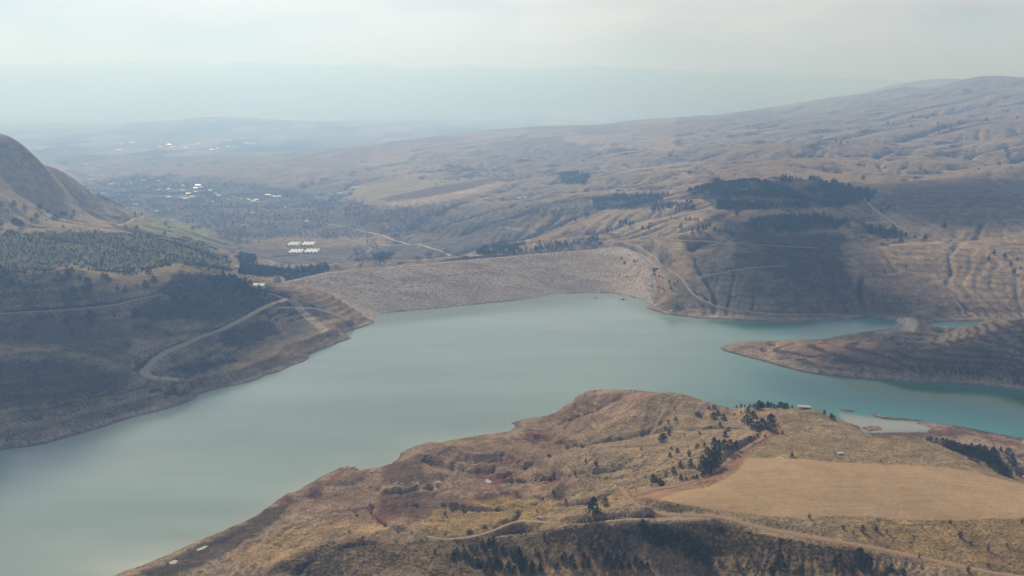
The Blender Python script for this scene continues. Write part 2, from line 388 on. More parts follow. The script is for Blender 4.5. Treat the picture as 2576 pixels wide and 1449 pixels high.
calm = np.maximum(calm, 0.7*mask_px(PX, PY_, [(1900,430),(2150,430),(2300,460),(2700,450),(2700,520),(2300,500),(1950,445)], 12))
valley = mask_px(PX, PY_, [(230,470),(350,450),(600,470),(800,490),(900,540),(980,590),(960,640),(640,640),(560,590),(420,530),(300,520)], 20)
plain = sstep(math.log(5500), math.log(7500), LR)[:, None]*(1-sstep(math.log(18500), math.log(21500), LR)[:, None])*(Z < 20)
calm = np.clip(calm+0.75*valley+0.9*plain, 0, 1)
upland = sstep(40, 160, Z)*sstep(2300, 3500, RR)

# multi-scale relief
detail = np.zeros(Z.shape)
for i, (lam, amp) in enumerate(((6500,.050),(3100,.050),(1500,.040),(760,.048),(380,.050),(190,.044),(95,.034),(46,.027),(22,.022),(11,.020),(5.5,.018))):
    wgt = (sstep(3.2, 5.0, RR/lam) if lam > 2000 else sstep(2.0, 5.0, RR/lam))*(1-sstep(180, 420, RR/lam))
    sel = wgt.max(1) > 0.001
    xs, ys, rs = X[sel], Y[sel], RR[sel]
    wx = xs+0.35*lam*noise(xs/lam/1.7, ys/lam/1.7, 300+i); wy = ys+0.35*lam*noise(xs/lam/1.7, ys/lam/1.7, 400+i)
    if lam >= 90:      # rounded hills with incised valleys
        v = 0.55-np.abs(noise(wx/lam/2.3, wy/lam, 18+i))*1.6
        v = -v
    else:
        v = noise(wx/lam, wy/lam, 18+i)
    detail[sel] += wgt[sel]*amp*lam*v*(1-0.5*sstep(3500, 7000, rs))*(1-0.7*sstep(14, 40, rs/lam)+3.0*sstep(19000, 25000, rs)*(lam < 3000))*(1+0.25*sstep(1200, 1600, rs)*(1-sstep(3000, 4200, rs)))
# --- running water cuts gullies into the slopes: particles walk downhill and carve
def erode(Z, iters=4, npart=90000, steps=70, kcut=0.0006):
    dlr = np.gradient(LR)[:, None]; dth = 0.0015
    row_r = np.exp(LR)
    i0, i1 = np.searchsorted(LR, math.log(420)), np.searchsorted(LR, math.log(15000))
    for it in range(iters):
        gy = np.gradient(Z, axis=0)/(RR*dlr); gx = np.gradient(Z, axis=1)/(RR*dth)
        fi = rng.uniform(i0, i1, npart); fj = rng.uniform(2, NT_-3, npart)
        V = np.zeros(Z.size)
        mx = np.zeros(npart); my = np.zeros(npart)
        for s in range(steps):
            ii = fi.astype(int); jj = fj.astype(int)
            g1 = gx[ii, jj]; g2 = gy[ii, jj]; m = np.hypot(g1, g2)+1e-6
            mx = 0.45*mx-g1/m*0.55; my = 0.45*my-g2/m*0.55
            mm = np.hypot(mx, my)+1e-6
            st = 0.0022
            fj = np.clip(fj+mx/mm*st/dth, 1, NT_-2); fi = np.clip(fi+my/mm*st/dlr[ii, 0], 1, NR-2)
            alive = (m > 0.03)
            w = alive*np.minimum(m, 0.5)
            V += np.bincount(fi.astype(int)*NT_+fj.astype(int), weights=w, minlength=Z.size)
        V = V.reshape(Z.shape)
        for _ in range(1 if it > 1 else 2):
            V[1:-1] = 0.25*V[:-2]+0.5*V[1:-1]+0.25*V[2:]; V[:, 1:-1] = 0.25*V[:, :-2]+0.5*V[:, 1:-1]+0.25*V[:, 2:]
        Z = Z-np.minimum(kcut*RR*np.sqrt(V), 0.010*RR)*(1-0.9*calm)*ERW
        Zs = Z.copy()
        Zs[1:-1] = 0.25*Z[:-2]+0.5*Z[1:-1]+0.25*Z[2:]; Zs[:, 1:-1] = 0.25*Zs[:, :-2]+0.5*Zs[:, 1:-1]+0.25*Zs[:, 2:]
        Z = 0.7*Z+0.3*Zs
    return Z
PENR = mask_px(PX, PY_, [(270,1452),(690,1260),(870,1170),(1000,1150),(1100,1105),(1290,1070),(1480,990),(1850,1000),(1900,1100),(1830,1180),(1620,1250),(1400,1330),(1090,1350),(900,1300),(600,1460)], 14)
relief = (1+1.15*PENR)*(1-0.93*calm)*(0.55+0.45*sstep(3, 60, D))
Z = Z+detail*relief
ERW = 1-0.6*mask_px(PX, PY_, [(2250,580),(2900,560),(2900,800),(2250,800)], 40)+0.35*sstep(1300, 1700, RR)*(1-sstep(6000, 9000, RR))-1.3*mask_px(PX, PY_, [(-500,560),(0,580),(620,640),(960,760),(960,830),(500,1030),(-500,1300)], 20)+0.0*(RR < 900)
Z = erode(Z)
Z = Z+np.minimum(0.012*RR, 0.0045*RR)*(1-calm)*0.6        # give back the mean loss

# terraced beds of old water lines near the reservoir
near_res = (1-sstep(120, 330, D))*(1-sstep(38, 62, Z))*(1-calm)
tz = Z+1.5*fbm(X, Y, 90, 3, 55)
Z = Z+near_res*(1.35*np.sin(tz*2*math.pi/6.2)+0.55*np.sin(tz*2*math.pi/2.7))*np.where(PX < 1500, 1.0, 0.3)
# shore profile
bank = np.minimum(np.abs(D), 60)*0.22+0.35
w = sstep(2, 26, D)
land = np.where(D < 900, np.maximum(Z, 0.7+0.02*np.clip(D, 0, 60)), Z)
land = np.where((PY_ < 735) & (D > 60), Z, land)
zl = bank*(1-w)+land*w
zw = -0.4-np.minimum(-D, 60)*0.12
Z = np.where(D > 0, np.where(D < 26, zl, land), zw)
flat_beach = mask_px(PX, PY_, [(2160,1062),(2340,1056),(2576,1100),(2576,1120),(2420,1110),(2300,1100),(2180,1090)], 5)*(D > 0)
Z = Z*(1-0.75*flat_beach*(Z > 1))

# ------------------------------------------------------------------ dam body
DAM = [((948,812),(716,712,50)),((956,792),(770,700,57)),((985,786),(830,687,60)),((1080,778),(950,676,60)),((1200,766),(1080,665,60)),((1320,754),(1230,652,60)),
       ((1440,738),(1370,640,60)),((1540,738),(1500,629,60)),((1600,750),(1556,622,61)),((1645,772),(1600,640,60)),((1668,760),(1640,675,50))]
def interp_chain(pts, n):
    pts = np.array(pts, float); s = np.r_[0, np.cumsum(np.hypot(*(np.diff(pts[:, :2], axis=0).T)))]; t = np.linspace(0, s[-1], n)
    return np.stack([np.interp(t, s, pts[:, c]) for c in range(pts.shape[1])], 1)
NU = 520
uk = np.linspace(0, 1, len(DAM)); uu = np.linspace(0, 1, NU)
Wl = np.array([P(*a, -2.0) for a, b in DAM]); Cr = np.array([P(*b) for a, b in DAM])
def smooth_interp(a):
    o = np.stack([np.interp(uu, uk, a[:, c]) for c in range(3)], 1)
    for _ in range(40): o[1:-1] = 0.25*o[:-2]+0.5*o[1:-1]+0.25*o[2:]
    return o
Wl, Cr = smooth_interp(Wl), smooth_interp(Cr)
prof = []
nv = 70
nrm = np.stack([-(np.gradient(Cr[:, 1])), np.gradient(Cr[:, 0])], 1); nrm /= np.hypot(nrm[:, 0], nrm[:, 1])[:, None]
for j in range(nv):
    t = j/(nv-1); p = Wl*(1-t)+Cr*t; p[:, 2] += 1.2*math.sin(t*math.pi)
    if 0.66 < t: p[:, 2] += 0.8*sstep(0.66, 0.70, t)
    prof.append(p)
for off, dz in ((1.0, 0.9), (2.0, 0.9), (2.2, 0.1), (10, 0.1), (10.2, 0.7), (11.2, 0.7), (40, -14), (90, -38), (150, -66), (210, -90)):
    p = Cr.copy(); p[:, :2] += nrm*off; p[:, 2] += dz
    prof.append(p)
G = np.array(prof)
rough = 0.55*noise(G[:nv, :, 0]/2.6, G[:nv, :, 1]/2.6, 7)+0.5*noise(G[:nv, :, 0]/7, G[:nv, :, 1]/7, 8)
G[:nv, :, 2] += rough*np.linspace(1, 0.3, nv)[:, None]
nvt = G.shape[0]
idx = np.arange(nvt*NU).reshape(nvt, NU)
def quads(idx): return np.stack([idx[:-1, :-1].ravel(), idx[:-1, 1:].ravel(), idx[1:, 1:].ravel(), idx[1:, :-1].ravel()], 1)
def dam_material():
    t = NT('riprap_rock'); t.b.inputs['Specular IOR Level'].default_value = 0.05
    v = t.n.new('ShaderNodeTexVoronoi'); v.inputs['Scale'].default_value = 0.42; t.l.new(t.tc.outputs['Object'], v.inputs['Vector'])
    v2 = t.n.new('ShaderNodeTexVoronoi'); v2.inputs['Scale'].default_value = 0.2; t.l.new(t.tc.outputs['Object'], v2.inputs['Vector'])
    hsv = t.n.new('ShaderNodeSeparateColor'); t.l.new(v.outputs['Color'], hsv.inputs[0])
    base = t.mix(hsv.outputs[0], (0.25, 0.20, 0.165), (0.56, 0.465, 0.385))
    base = t.mix(t.rng(t.noise(0.02, 4, 0.6, stretch=(0.5, 2, 3)), 0.42, 0.6, 0, 0.8), base, t.mix(1.0, base, (0.66, 0.60, 0.56), 'MULTIPLY'))
    base = t.mix(t.rng(v2.outputs['Distance'], 0.0, 0.5, 0.55, 0.0), base, (0.17, 0.14, 0.115))
    # a pale washed belt just above the water
    sp_ = t.n.new('ShaderNodeSeparateXYZ'); t.l.new(t.tc.outputs['Object'], sp_.inputs[0])
    base = t.mix(t.rng(sp_.outputs[2], 6, 20, 0.35, 0.0), base, (0.34, 0.31, 0.28))
    b = t.math('SUBTRACT', 1.0, v.outputs['Distance'])
    return t.done(base, 1.0, b, 1.6, 1.0)
M_RIP = dam_material()
dam_root = bpy.data.objects.new('dam', None); C.objects.link(dam_root)
tag(dam_root, 'long rock-faced embankment dam closing the far end of the reservoir', 'dam')
face = mesh_np('rock_face', G.reshape(-1, 3), quads(idx)[:, ::-1], M_RIP, True, dam_root)
# ground under the dam is cut away beneath its surface
foot = [tuple(p) for p in Wl[::20, :2]]+[tuple(p) for p in G[-1, ::-20, :2]]
from mathutils.bvhtree import BVHTree
bv = BVHTree.FromPolygons([tuple(v) for v in G[::2, ::4].reshape(-1, 3)], [tuple(int(q) for q in f) for f in quads(np.arange(((nvt+1)//2)*(NU//4)).reshape((nvt+1)//2, NU//4))])
cand = (X > G[..., 0].min()) & (X < G[..., 0].max()) & (Y > G[..., 1].min()-5) & (Y < G[..., 1].max())
for i, j in zip(*np.nonzero(cand)):
    hit, _n, fi_, _d = bv.ray_cast(Vector((X[i, j], Y[i, j], 500)), Vector((0, 0, -1)))
    if hit is not None:
        row_, col_ = divmod(fi_, NU//4-1)
        if row_*2 >= nv+7 and (col_ > 0.80*(NU//4) or Z[i, j] > hit.z+12): continue
        edge = 1.2
        # the outer flank of the dam only covers ground that lies lower than it
        if Z[i, j] > hit.z-edge and (D[i, j] < 330 and Z[i, j] < hit.z+40): Z[i, j] = hit.z-edge-0.6

# ------------------------------------------------------------------ height lookup and ray casting on the grid
def HZ(x, y, A_=None):
    A_ = Z if A_ is None else A_
    x = np.asarray(x, float); y = np.asarray(y, float)
    lr = np.log(np.hypot(x, y)+1e-9); th = np.arctan2(x, y)
    fi = np.clip(np.interp(lr, LR, np.arange(NR)), 0, NR-1.001); fj = np.clip((th-TH[0])/0.0015, 0, NT_-1.001)
    i = fi.astype(int); j = fj.astype(int); a = fi-i; b = fj-j
    return (A_[i, j]*(1-b)+A_[i, j+1]*b)*(1-a)+(A_[i+1, j]*(1-b)+A_[i+1, j+1]*b)*a
def cast(px, py):
    """ground points seen at photo pixels"""
    px = np.asarray(px, float); py = np.asarray(py, float); v = py-CY
    dx = (px-CX); dy = FW*cp-v*sp; dz = -(FW*sp+v*cp)
    t_ = np.exp(np.linspace(math.log(150), math.log(30000), 1500))
    res = np.full((len(px), 3), np.nan)
    for a in range(len(px)):
        yy = t_; xx = dx[a]/dy[a]*t_; zz = H0+dz[a]/dy[a]*t_
        g = HZ(xx, yy); hit = np.nonzero(zz < g)[0]
        if len(hit) == 0: continue
        h = hit[0]
        if h == 0: continue
        f0 = zz[h-1]-g[h-1]; f1 = zz[h]-g[h]; q = f0/(f0-f1)
        yv = yy[h-1]*(1-q)+yy[h]*q; xv = dx[a]/dy[a]*yv
        res[a] = (xv, yv, float(HZ(xv, yv)))
    return res

# ------------------------------------------------------------------ roads: benches are cut into the ground along them
ROADS = [  # name, width, colour key, pixels
 ('dirt_track', 4.6, 'red', [(2620,1462),(2500,1440),(2400,1420),(2300,1400),(2200,1381),(2100,1360),(2000,1340),(1900,1322),(1800,1303),(1720,1288),(1660,1274),(1600,1258),(1560,1244)]),
 ('dirt_track', 4.0, 'red', [(1590,1248),(1640,1236),(1700,1222),(1760,1203),(1800,1185),(1828,1165),(1845,1142),(1880,1120),(1920,1104),(1948,1086),(1956,1070),(1946,1056),(1940,1046),(1955,1036)]),
 ('dirt_track', 2.8, 'tan', [(1770,1300),(1700,1299),(1600,1302),(1520,1304),(1450,1309),(1380,1318),(1300,1332),(1230,1346),(1170,1354),(1100,1356),(1075,1350)]),
 ('dirt_track', 12.0, 'olive', [(450,972),(420,962),(385,952),(362,940),(358,922),(378,905),(405,887),(455,868),(510,850),(560,828),(610,805),(655,780),(690,763),(722,752)]),
 ('dirt_track', 5.0, 'tan', [(722,752),(700,742),(670,738)]),
 ('gravel_road', 8.0, 'pale', [(1222,650),(1180,642),(1130,632),(1085,624),(1045,616),(1010,607),(985,602),(965,594),(945,588),(920,584)]),
 ('gravel_road', 5.0, 'pale', [(920,584),(880,573),(840,566),(800,561),(765,557)]),
 ('gravel_road', 5.0, 'grey', [(1570,622),(1605,634),(1650,655),(1690,676),(1718,700),(1732,722),(1742,742),(1765,760),(1810,775),(1880,785),(1960,792),(2060,796),(2160,797)]),
 ('dirt_track', 5.0, 'tan', [(1400,607),(1500,604),(1600,602),(1700,604),(1780,607),(1850,612),(1920,616),(2000,622),(2060,626)]),
 ('dirt_track', 7.0, 'olive', [(-60,788),(80,785),(200,777),(290,768),(350,757),(390,745),(410,735)]),
 ('dirt_track', 6.0, 'pale', [(300,568),(318,558),(340,552),(363,546),(360,540)]),
 ('dirt_track', 6.0, 'pale', [(2330,585),(2290,590),(2260,570),(2230,550),(2200,530),(2180,505),(2160,490)]),
 ('dirt_track', 5.0, 'pale', [(1760,470),(1850,456),(1920,447),(2000,440),(2060,438),(2120,440)]),
 ('dirt_track', 5.0, 'tan', [(597,652),(640,646),(690,655),(740,659),(790,662),(835,667)]),
 ('dirt_track', 5.0, 'tan', [(640,606),(700,603),(780,599),(860,598),(905,612),(936,628),(915,640),(890,647),(850,648),(740,642),(650,640)]),
 ('dirt_track', 5.0, 'pale', [(225,430),(235,422),(260,412),(300,406)]),
 ('dirt_track', 7.0, 'pale', [(300,445),(318,452),(335,465)]),
 ('gravel_road', 6.0, 'grey', [(610,712),(650,712),(690,713),(725,712)]),
 ('dirt_track', 4.5, 'tan', [(690,770),(745,770),(790,772),(840,790),(880,810)]),
 ('dirt_track', 5.0, 'tan', [(560,590),(620,604),(700,603)]),
 ('dirt_track', 4.5, 'tan', [(1750,700),(1790,690),(1850,683),(1900,676),(1980,668)]),
]
ROADP = []
for nm, wd_, key, pix in ROADS:
    pts = cast([p[0] for p in pix], [p[1] for p in pix]); pts = pts[~np.isnan(pts[:, 0])]
    if len(pts) < 2: continue
    # drop points that jumped behind a crest
    r_ = np.hypot(pts[:, 0], pts[:, 1]); ok = np.ones(len(pts), bool)
    for q in range(1, len(pts)):
        prev = np.nonzero(ok[:q])[0][-1]
        if abs(math.log(r_[q]/r_[prev])) > 0.22: ok[q] = False
    pts = pts[ok]
    if len(pts) < 2: continue
    L = np.hypot(*np.diff(pts[:, :2], axis=0).T).sum(); m_ = max(8, int(L/3.0))
    c = interp_chain(pts, m_)
    for _ in range(14): c[1:-1] = 0.25*c[:-2]+0.5*c[1:-1]+0.25*c[2:]
    c[:, 2] = HZ(c[:, 0], c[:, 1])
    kk = max(3, min(25, m_//4)); kz_ = np.pad(c[:, 2], kk, mode='edge'); c[:, 2] = np.convolve(kz_, np.ones(2*kk+1)/(2*kk+1), 'valid')
    c[:, 2] = np.where(c[:, 1] < 1500, np.maximum(c[:, 2], 1.2), c[:, 2])
    ROADP.append((nm, wd_, key, c))
    bw = wd_*0.8+1.0
    s_ = (X > c[:, 0].min()-bw*3) & (X < c[:, 0].max()+bw*3) & (Y > c[:, 1].min()-bw*3) & (Y < c[:, 1].max()+bw*3) & (D > 2)
    ii, jj = np.nonzero(s_)
    for a in range(0, len(ii), 40000):
        i_, j_ = ii[a:a+40000], jj[a:a+40000]; x_, y_ = X[i_, j_], Y[i_, j_]
        best = np.full(len(i_), 1e9); bz = np.zeros(len(i_))
        for s0 in range(0, m_, 60):
            dd = (x_[:, None]-c[None, s0:s0+60, 0])**2+(y_[:, None]-c[None, s0:s0+60, 1])**2
            k_ = dd.argmin(1); d_ = dd[np.arange(len(i_)), k_]; b_ = d_ < best
            best[b_] = d_[b_]; bz[b_] = c[s0:s0+60, 2][k_[b_]]
        wgt = 1-sstep(wd_*0.62, wd_*0.62+bw*1.1, np.sqrt(best))
        Z[i_, j_] = Z[i_, j_]*(1-wgt)+bz*wgt

# small still pools
POOLS = []
for q in ([(1222,1204),(1232,1205),(1238,1212),(1230,1216),(1220,1212)], [(492,1382),(515,1372),(525,1373),(510,1382),(498,1385)], [(424,1414),(440,1408),(449,1411),(440,1417),(428,1418)],
          [(2192,839),(2215,836),(2240,835),(2263,837),(2262,841),(2238,843),(2212,842)], [(2350,824),(2372,822),(2404,823),(2398,826),(2370,827)]):
    c = cast([p[0] for p in q], [p[1] for p in q]) if q[0][0] < 1500 else np.array([P(*p, 1.6) for p in q])
    c = c[~np.isnan(c[:, 0])]
    if len(c) < 3: continue
    zc = float(max(c[:, 2].min(), 0.9)); poly = [(a[0], a[1]) for a in c]
    xs = c[:, 0]; ys = c[:, 1]
    s_ = (X > xs.min()-14) & (X < xs.max()+14) & (Y > ys.min()-14) & (Y < ys.max()+14)
    ds = sdist(X[s_], Y[s_], poly); zz = Z[s_]
    zz = np.where(ds < 0, zc-0.5, np.minimum(zz, 1e9)*sstep(0, 12, ds)+(zc+0.15)*(1-sstep(0, 12, ds))); Z[s_] = zz
    POOLS.append((zc, poly))

# level pad under the greenhouses
GHP = cast([752], [628])[0]; GHZ = float(GHP[2])
pad = [P(x, y, GHZ)[:2] for x, y in ((695,598),(806,596),(818,650),(702,652))]
pd = sdist(X[Z < 0], Y[Z < 0], pad); zz = Z[Z < 0]; wgt = 1-sstep(0, 30, pd); Z[Z < 0] = zz*(1-wgt)+GHZ*wgt
# ------------------------------------------------------------------ ground colours (soil and plants, with some shade painted in)
PX, PY_ = project(X, Y, Z)
gx = np.gradient(Z, axis=1)/(RR*0.0015); gy = np.gradient(Z, axis=0)/(RR*np.gradient(LR)[:, None]); SL = np.hypot(gx, gy)
wob = 8*fbm(X, Y, 45, 4, 91)
wobf = 7*noise(PX/40, PY_/14, 92)+3*noise(PX/13, PY_/6, 93)
f1 = fbm(X, Y, 260, 5, 31); f2 = fbm(X, Y, 60, 5, 41); f3 = fbm(X, Y, 18, 4, 51); fL = fbm(X, Y, 1500, 4, 61)
COL = np.zeros(Z.shape+(3,)); SCR = np.zeros(Z.shape); STB = np.zeros(Z.shape)
def c3(*a): return np.array(a)
def paint(m, col, amt=1.0):
    m = np.clip(m*amt, 0, 1)[..., None]; COL[:] = COL*(1-m)+np.array(col)*m
paint(np.ones(Z.shape), (0.300, 0.232, 0.165))
paint(sstep(-0.1, 0.5, f1), (0.36, 0.285, 0.205), 0.8)
paint(sstep(0.0, 0.5, f2), (0.225, 0.175, 0.125), 0.7)
paint(sstep(0.1, 0.5, -f1+0.4*f2), (0.21, 0.19, 0.12), 0.6)
# steep cut banks show paler, greyer soil
paint(sstep(0.38, 0.75, SL)*sstep(-0.3, 0.3, f3), (0.40, 0.34, 0.27), 0.55)
SCR += 0.35+0.35*f1+0.25*f2
# far arable patchwork on the right upland and in the plain
up_m = sstep(2400, 3200, RR)*(Z > 20)
cell = np.floor(X/420+0.5*noise(X/900, Y/900, 3))*7+np.floor(Y/700+0.6*noise(X/800, Y/800, 4))*13
hh = _h(cell.astype(np.int64), (cell*3).astype(np.int64), 5)
fld = up_m*(SL < 0.16)
paint(fld*(hh > 0.72), (0.42, 0.35, 0.26), 0.55); paint(fld*(hh < 0.22), (0.19, 0.15, 0.115), 0.6); paint(fld*((hh > .4) & (hh < .5)), (0.25, 0.25, 0.14), 0.5)
cell = np.floor(X/330+Y/2600)*7+np.floor(Y/900+X/3000)*13; hh = _h(cell.astype(np.int64), (cell*3).astype(np.int64), 9)
paint(plain, (0.20, 0.19, 0.14)); paint(plain*(hh > 0.7), (0.34, 0.30, 0.22), 0.8); paint(plain*(hh < 0.3), (0.09, 0.10, 0.07), 0.8)
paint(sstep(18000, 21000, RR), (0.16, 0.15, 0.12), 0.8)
# brush in the gullies, with shade painted into the hollows
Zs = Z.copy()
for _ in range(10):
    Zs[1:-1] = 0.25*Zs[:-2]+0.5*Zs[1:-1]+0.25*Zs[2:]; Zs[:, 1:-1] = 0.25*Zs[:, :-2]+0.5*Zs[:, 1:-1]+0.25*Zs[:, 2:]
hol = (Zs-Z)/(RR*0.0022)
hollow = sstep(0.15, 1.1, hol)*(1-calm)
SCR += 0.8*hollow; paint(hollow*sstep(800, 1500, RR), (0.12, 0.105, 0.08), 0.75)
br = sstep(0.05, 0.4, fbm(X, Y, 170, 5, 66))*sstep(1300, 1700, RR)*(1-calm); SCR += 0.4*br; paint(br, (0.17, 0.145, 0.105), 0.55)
facing = sstep(0.05, 0.35, gy)*(1-calm)*sstep(900, 1500, RR)  # slopes turned from the sun: shade painted on, plus denser scrub
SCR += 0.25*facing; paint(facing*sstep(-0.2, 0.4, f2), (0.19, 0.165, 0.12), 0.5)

def reg(poly, col, soft=5, amt=1.0, scr=None, w=1.0):
    m = mask_px(PX, PY_, poly, soft, wobf*w); paint(m, col, amt)
    if scr is not None: SCR[:] = SCR*(1-m)+scr*m
    return m
# left hills
LEFTM = mask_px(PX, PY_, [(-400,340),(0,340),(300,520),(640,620),(720,700),(960,800),(760,940),(0,1150),(-400,1250)], 10)
paint(LEFTM*sstep(-0.4, 0.4, f2), (0.235, 0.205, 0.13), 0.7)
SCR += LEFTM*0.15
reg([(-300,500),(100,495),(300,560),(560,640),(500,640),(400,600),(250,585),(0,590),(-300,600)], (0.34, 0.285, 0.18), 6, 0.8, 0.30)
reg([(320,562),(380,545),(430,548),(520,580),(600,618),(600,640),(560,640),(470,615),(330,598)], (0.255, 0.255, 0.13), 5, 0.9, 0.12)
reg([(-300,350),(60,365),(200,470),(300,540),(200,540),(0,490),(-300,480)], (0.30, 0.25, 0.165), 8, 0.8, 0.35)
reg([(-300,585),(100,584),(250,584),(400,594),(480,600),(560,650),(590,690),(520,684),(450,664),(300,690),(180,668),(80,684),(-300,695)], (0.15, 0.15, 0.09), 3, 0.95, 0.3, 0.5)
reg([(130,680),(187,664),(300,690),(450,664),(520,690),(420,700),(380,740),(300,745),(200,720)], (0.32, 0.26, 0.165), 8, 0.8, 0.2)
reg([(440,690),(560,690),(660,735),(670,790),(560,800),(430,755),(400,730)], (0.10, 0.095, 0.07), 6, 0.9, 0.9)
reg([(330,810),(450,790),(560,790),(520,830),(400,850),(330,850)], (0.15, 0.125, 0.09), 8, 0.8, 0.8)
reg([(380,815),(520,800),(560,812),(440,842)], (0.29, 0.265, 0.14), 6, 0.8, 0.25)
reg([(-200,800),(250,790),(330,860),(330,930),(150,870),(-200,865)], (0.15, 0.125, 0.095), 9, 0.7, 0.7)
reg([(-200,866),(100,872),(250,898),(340,925),(250,905),(100,886),(-200,882)], (0.34, 0.28, 0.17), 3, 0.8, 0.2, .5)
reg([(-200,900),(200,910),(350,945),(300,985),(100,1010),(-200,1040)], (0.15, 0.12, 0.09), 8, 0.75, 0.85)
reg([(640,905),(760,830),(840,800),(880,830),(800,870),(700,930),(600,950)], (0.30, 0.225, 0.16), 8, 0.6, 0.2)
reg([(728,758),(744,756),(828,832),(812,838),(765,800)], (0.44, 0.38, 0.30), 2, 0.9, 0.1, .3)
reg([(700,700),(760,705),(880,760),(950,800),(900,820),(830,790),(760,745),(690,735)], (0.33, 0.24, 0.175), 6, 0.8, 0.25)
# valley bottom woods and village ground
reg([(210,470),(350,440),(560,450),(760,480),(820,500),(960,520),(960,590),(900,596),(700,600),(600,625),(520,575),(380,535),(290,520)], (0.135, 0.12, 0.095), 10, 0.85, 0.5)
reg([(960,590),(900,560),(1000,520),(1250,560),(1350,540),(1300,600),(1180,600),(1000,600)], (0.15, 0.13, 0.10), 10, 0.7, 0.7)
reg([(590,628),(640,608),(700,605),(860,600),(905,612),(935,628),(900,648),(830,655),(700,650),(640,640)], (0.235, 0.185, 0.13), 2, 1, 0.1, .2)
reg([(600,628),(700,607),(706,634),(640,642)], (0.185, 0.165, 0.11), 1.5, 1, 0.1, .1)
reg([(812,607),(870,603),(930,628),(885,645),(815,640)], (0.255, 0.205, 0.14), 1.5, 1, 0.1, .1)
reg([(655,650),(840,650),(850,662),(700,668)], (0.30, 0.255, 0.18), 2, 0.9, 0.1, .2)
reg([(950,500),(1100,468),(1240,447),(1262,452),(1180,476),(1080,494),(975,506)], (0.17, 0.13, 0.10), 1.5, 1, 0, .25)
reg([(965,512),(1090,494),(1190,474),(1275,456),(1240,478),(1100,512),(1000,522)], (0.42, 0.345, 0.26), 1.5, 1, 0, .25)
reg([(880,470),(1000,452),(1140,440),(1230,448),(1100,468),(950,500),(900,510)], (0.32, 0.27, 0.18), 2, 0.9, 0.1, .25)
reg([(1050,530),(1300,512),(1500,505),(1480,540),(1300,556),(1100,560)], (0.15, 0.14, 0.10), 8, 0.6, 0.6)
reg([(1090,640),(1000,600),(1080,590),(1250,625),(1230,650)], (0.25, 0.21, 0.15), 6, 0.7, 0.3)
# right side
for q in ([(1490,500),(1560,482),(1660,490),(1650,520),(1560,528),(1490,520)], [(1730,480),(1800,455),(1900,452),(2050,452),(2140,470),(2205,480),(2190,512),(2100,522),(1950,520),(1800,530),(1780,510)],
          [(1870,560),(1930,545),(2080,540),(2130,552),(2100,575),(2000,582),(1900,580)], [(2140,550),(2180,560),(2270,590),(2260,602),(2190,588)], [(1410,440),(1450,430),(1482,445),(1470,465),(1420,462)]):
    reg(q, (0.085, 0.085, 0.06), 3, 0.9, 0.7)
reg([(1760,520),(1880,560),(2150,600),(2130,700),(2250,760),(2000,770),(1880,740),(1830,690),(1850,620)], (0.155, 0.135, 0.10), 14, 0.65, 0.75)
reg([(2120,620),(2300,600),(2576,580),(2700,600),(2700,760),(2300,760),(2150,700)], (0.36, 0.28, 0.20), 16, 0.6, 0.25)
reg([(2280,575),(2370,560),(2450,575),(2410,605),(2330,610)], (0.44, 0.34, 0.245), 5, 0.9, 0.1)
reg([(1640,520),(1730,520),(1800,560),(1770,600),(1690,590),(1560,590),(1450,560)], (0.36, 0.29, 0.20), 10, 0.55, 0.3)
reg([(2250,580),(2150,500),(2210,490),(2290,560),(2300,600)], (0.40, 0.315, 0.22), 6, 0.7, 0.2)
reg([(2150,530),(2260,470),(2700,440),(2700,580),(2400,575),(2290,540)], (0.165, 0.145, 0.115), 12, 0.7, 0.7)
reg([(1570,680),(1640,655),(1690,700),(1660,760),(1620,730)], (0.42, 0.30, 0.24), 4, 0.8, 0.3)
reg([(1640,640),(1700,660),(1740,715),(1730,760),(1660,770),(1680,710)], (0.24, 0.20, 0.145), 6, 0.8, 0.4)
# lake margins: washed pale-grey clay, redder weed belt higher up
res = (RR < 2400)*(D > 0)*(Z < 60)*1.0
tzb = Z+1.2*fbm(X, Y, 70, 4, 77)
belt = res*(1-sstep(2.5, 6.5, tzb))
paint(belt, (0.42, 0.36, 0.30), 0.85); paint(belt*sstep(0.2, 0.9, np.sin(tzb*2*math.pi/1.3)), (0.20, 0.165, 0.135), 0.7); SCR[:] = SCR*(1-belt)
paint(res*sstep(6, 8, tzb)*(1-sstep(11, 14, tzb))*sstep(-0.2, 0.2, f2), (0.235, 0.145, 0.115), 0.6)
paint(res*(1-sstep(26, 40, tzb))*sstep(0.2, 0.9, np.sin(tzb*2*math.pi/4.3+2*f2)), (0.17, 0.135, 0.105), 0.55)
paint(res*(1-sstep(0.7, 1.4, Z)), (0.12, 0.105, 0.09), 0.8)
# dark island hill on the right
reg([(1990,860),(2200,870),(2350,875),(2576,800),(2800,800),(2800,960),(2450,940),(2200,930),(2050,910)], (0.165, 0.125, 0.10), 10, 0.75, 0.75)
reg([(1815,872),(1950,858),(2100,855),(2200,862),(2150,880),(2000,900),(1900,890)], (0.33, 0.235, 0.18), 6, 0.7, 0.1)
reg([(2200,835),(2330,835),(2440,820),(2430,835),(2350,862),(2250,858),(2190,850)], (0.33, 0.27, 0.22), 3, 0.8, 0.0, .3)
reg([(2262,800),(2300,798),(2312,812),(2300,835),(2200,838),(2240,826)], (0.62, 0.55, 0.47), 2, 0.9, 0.0, .2)
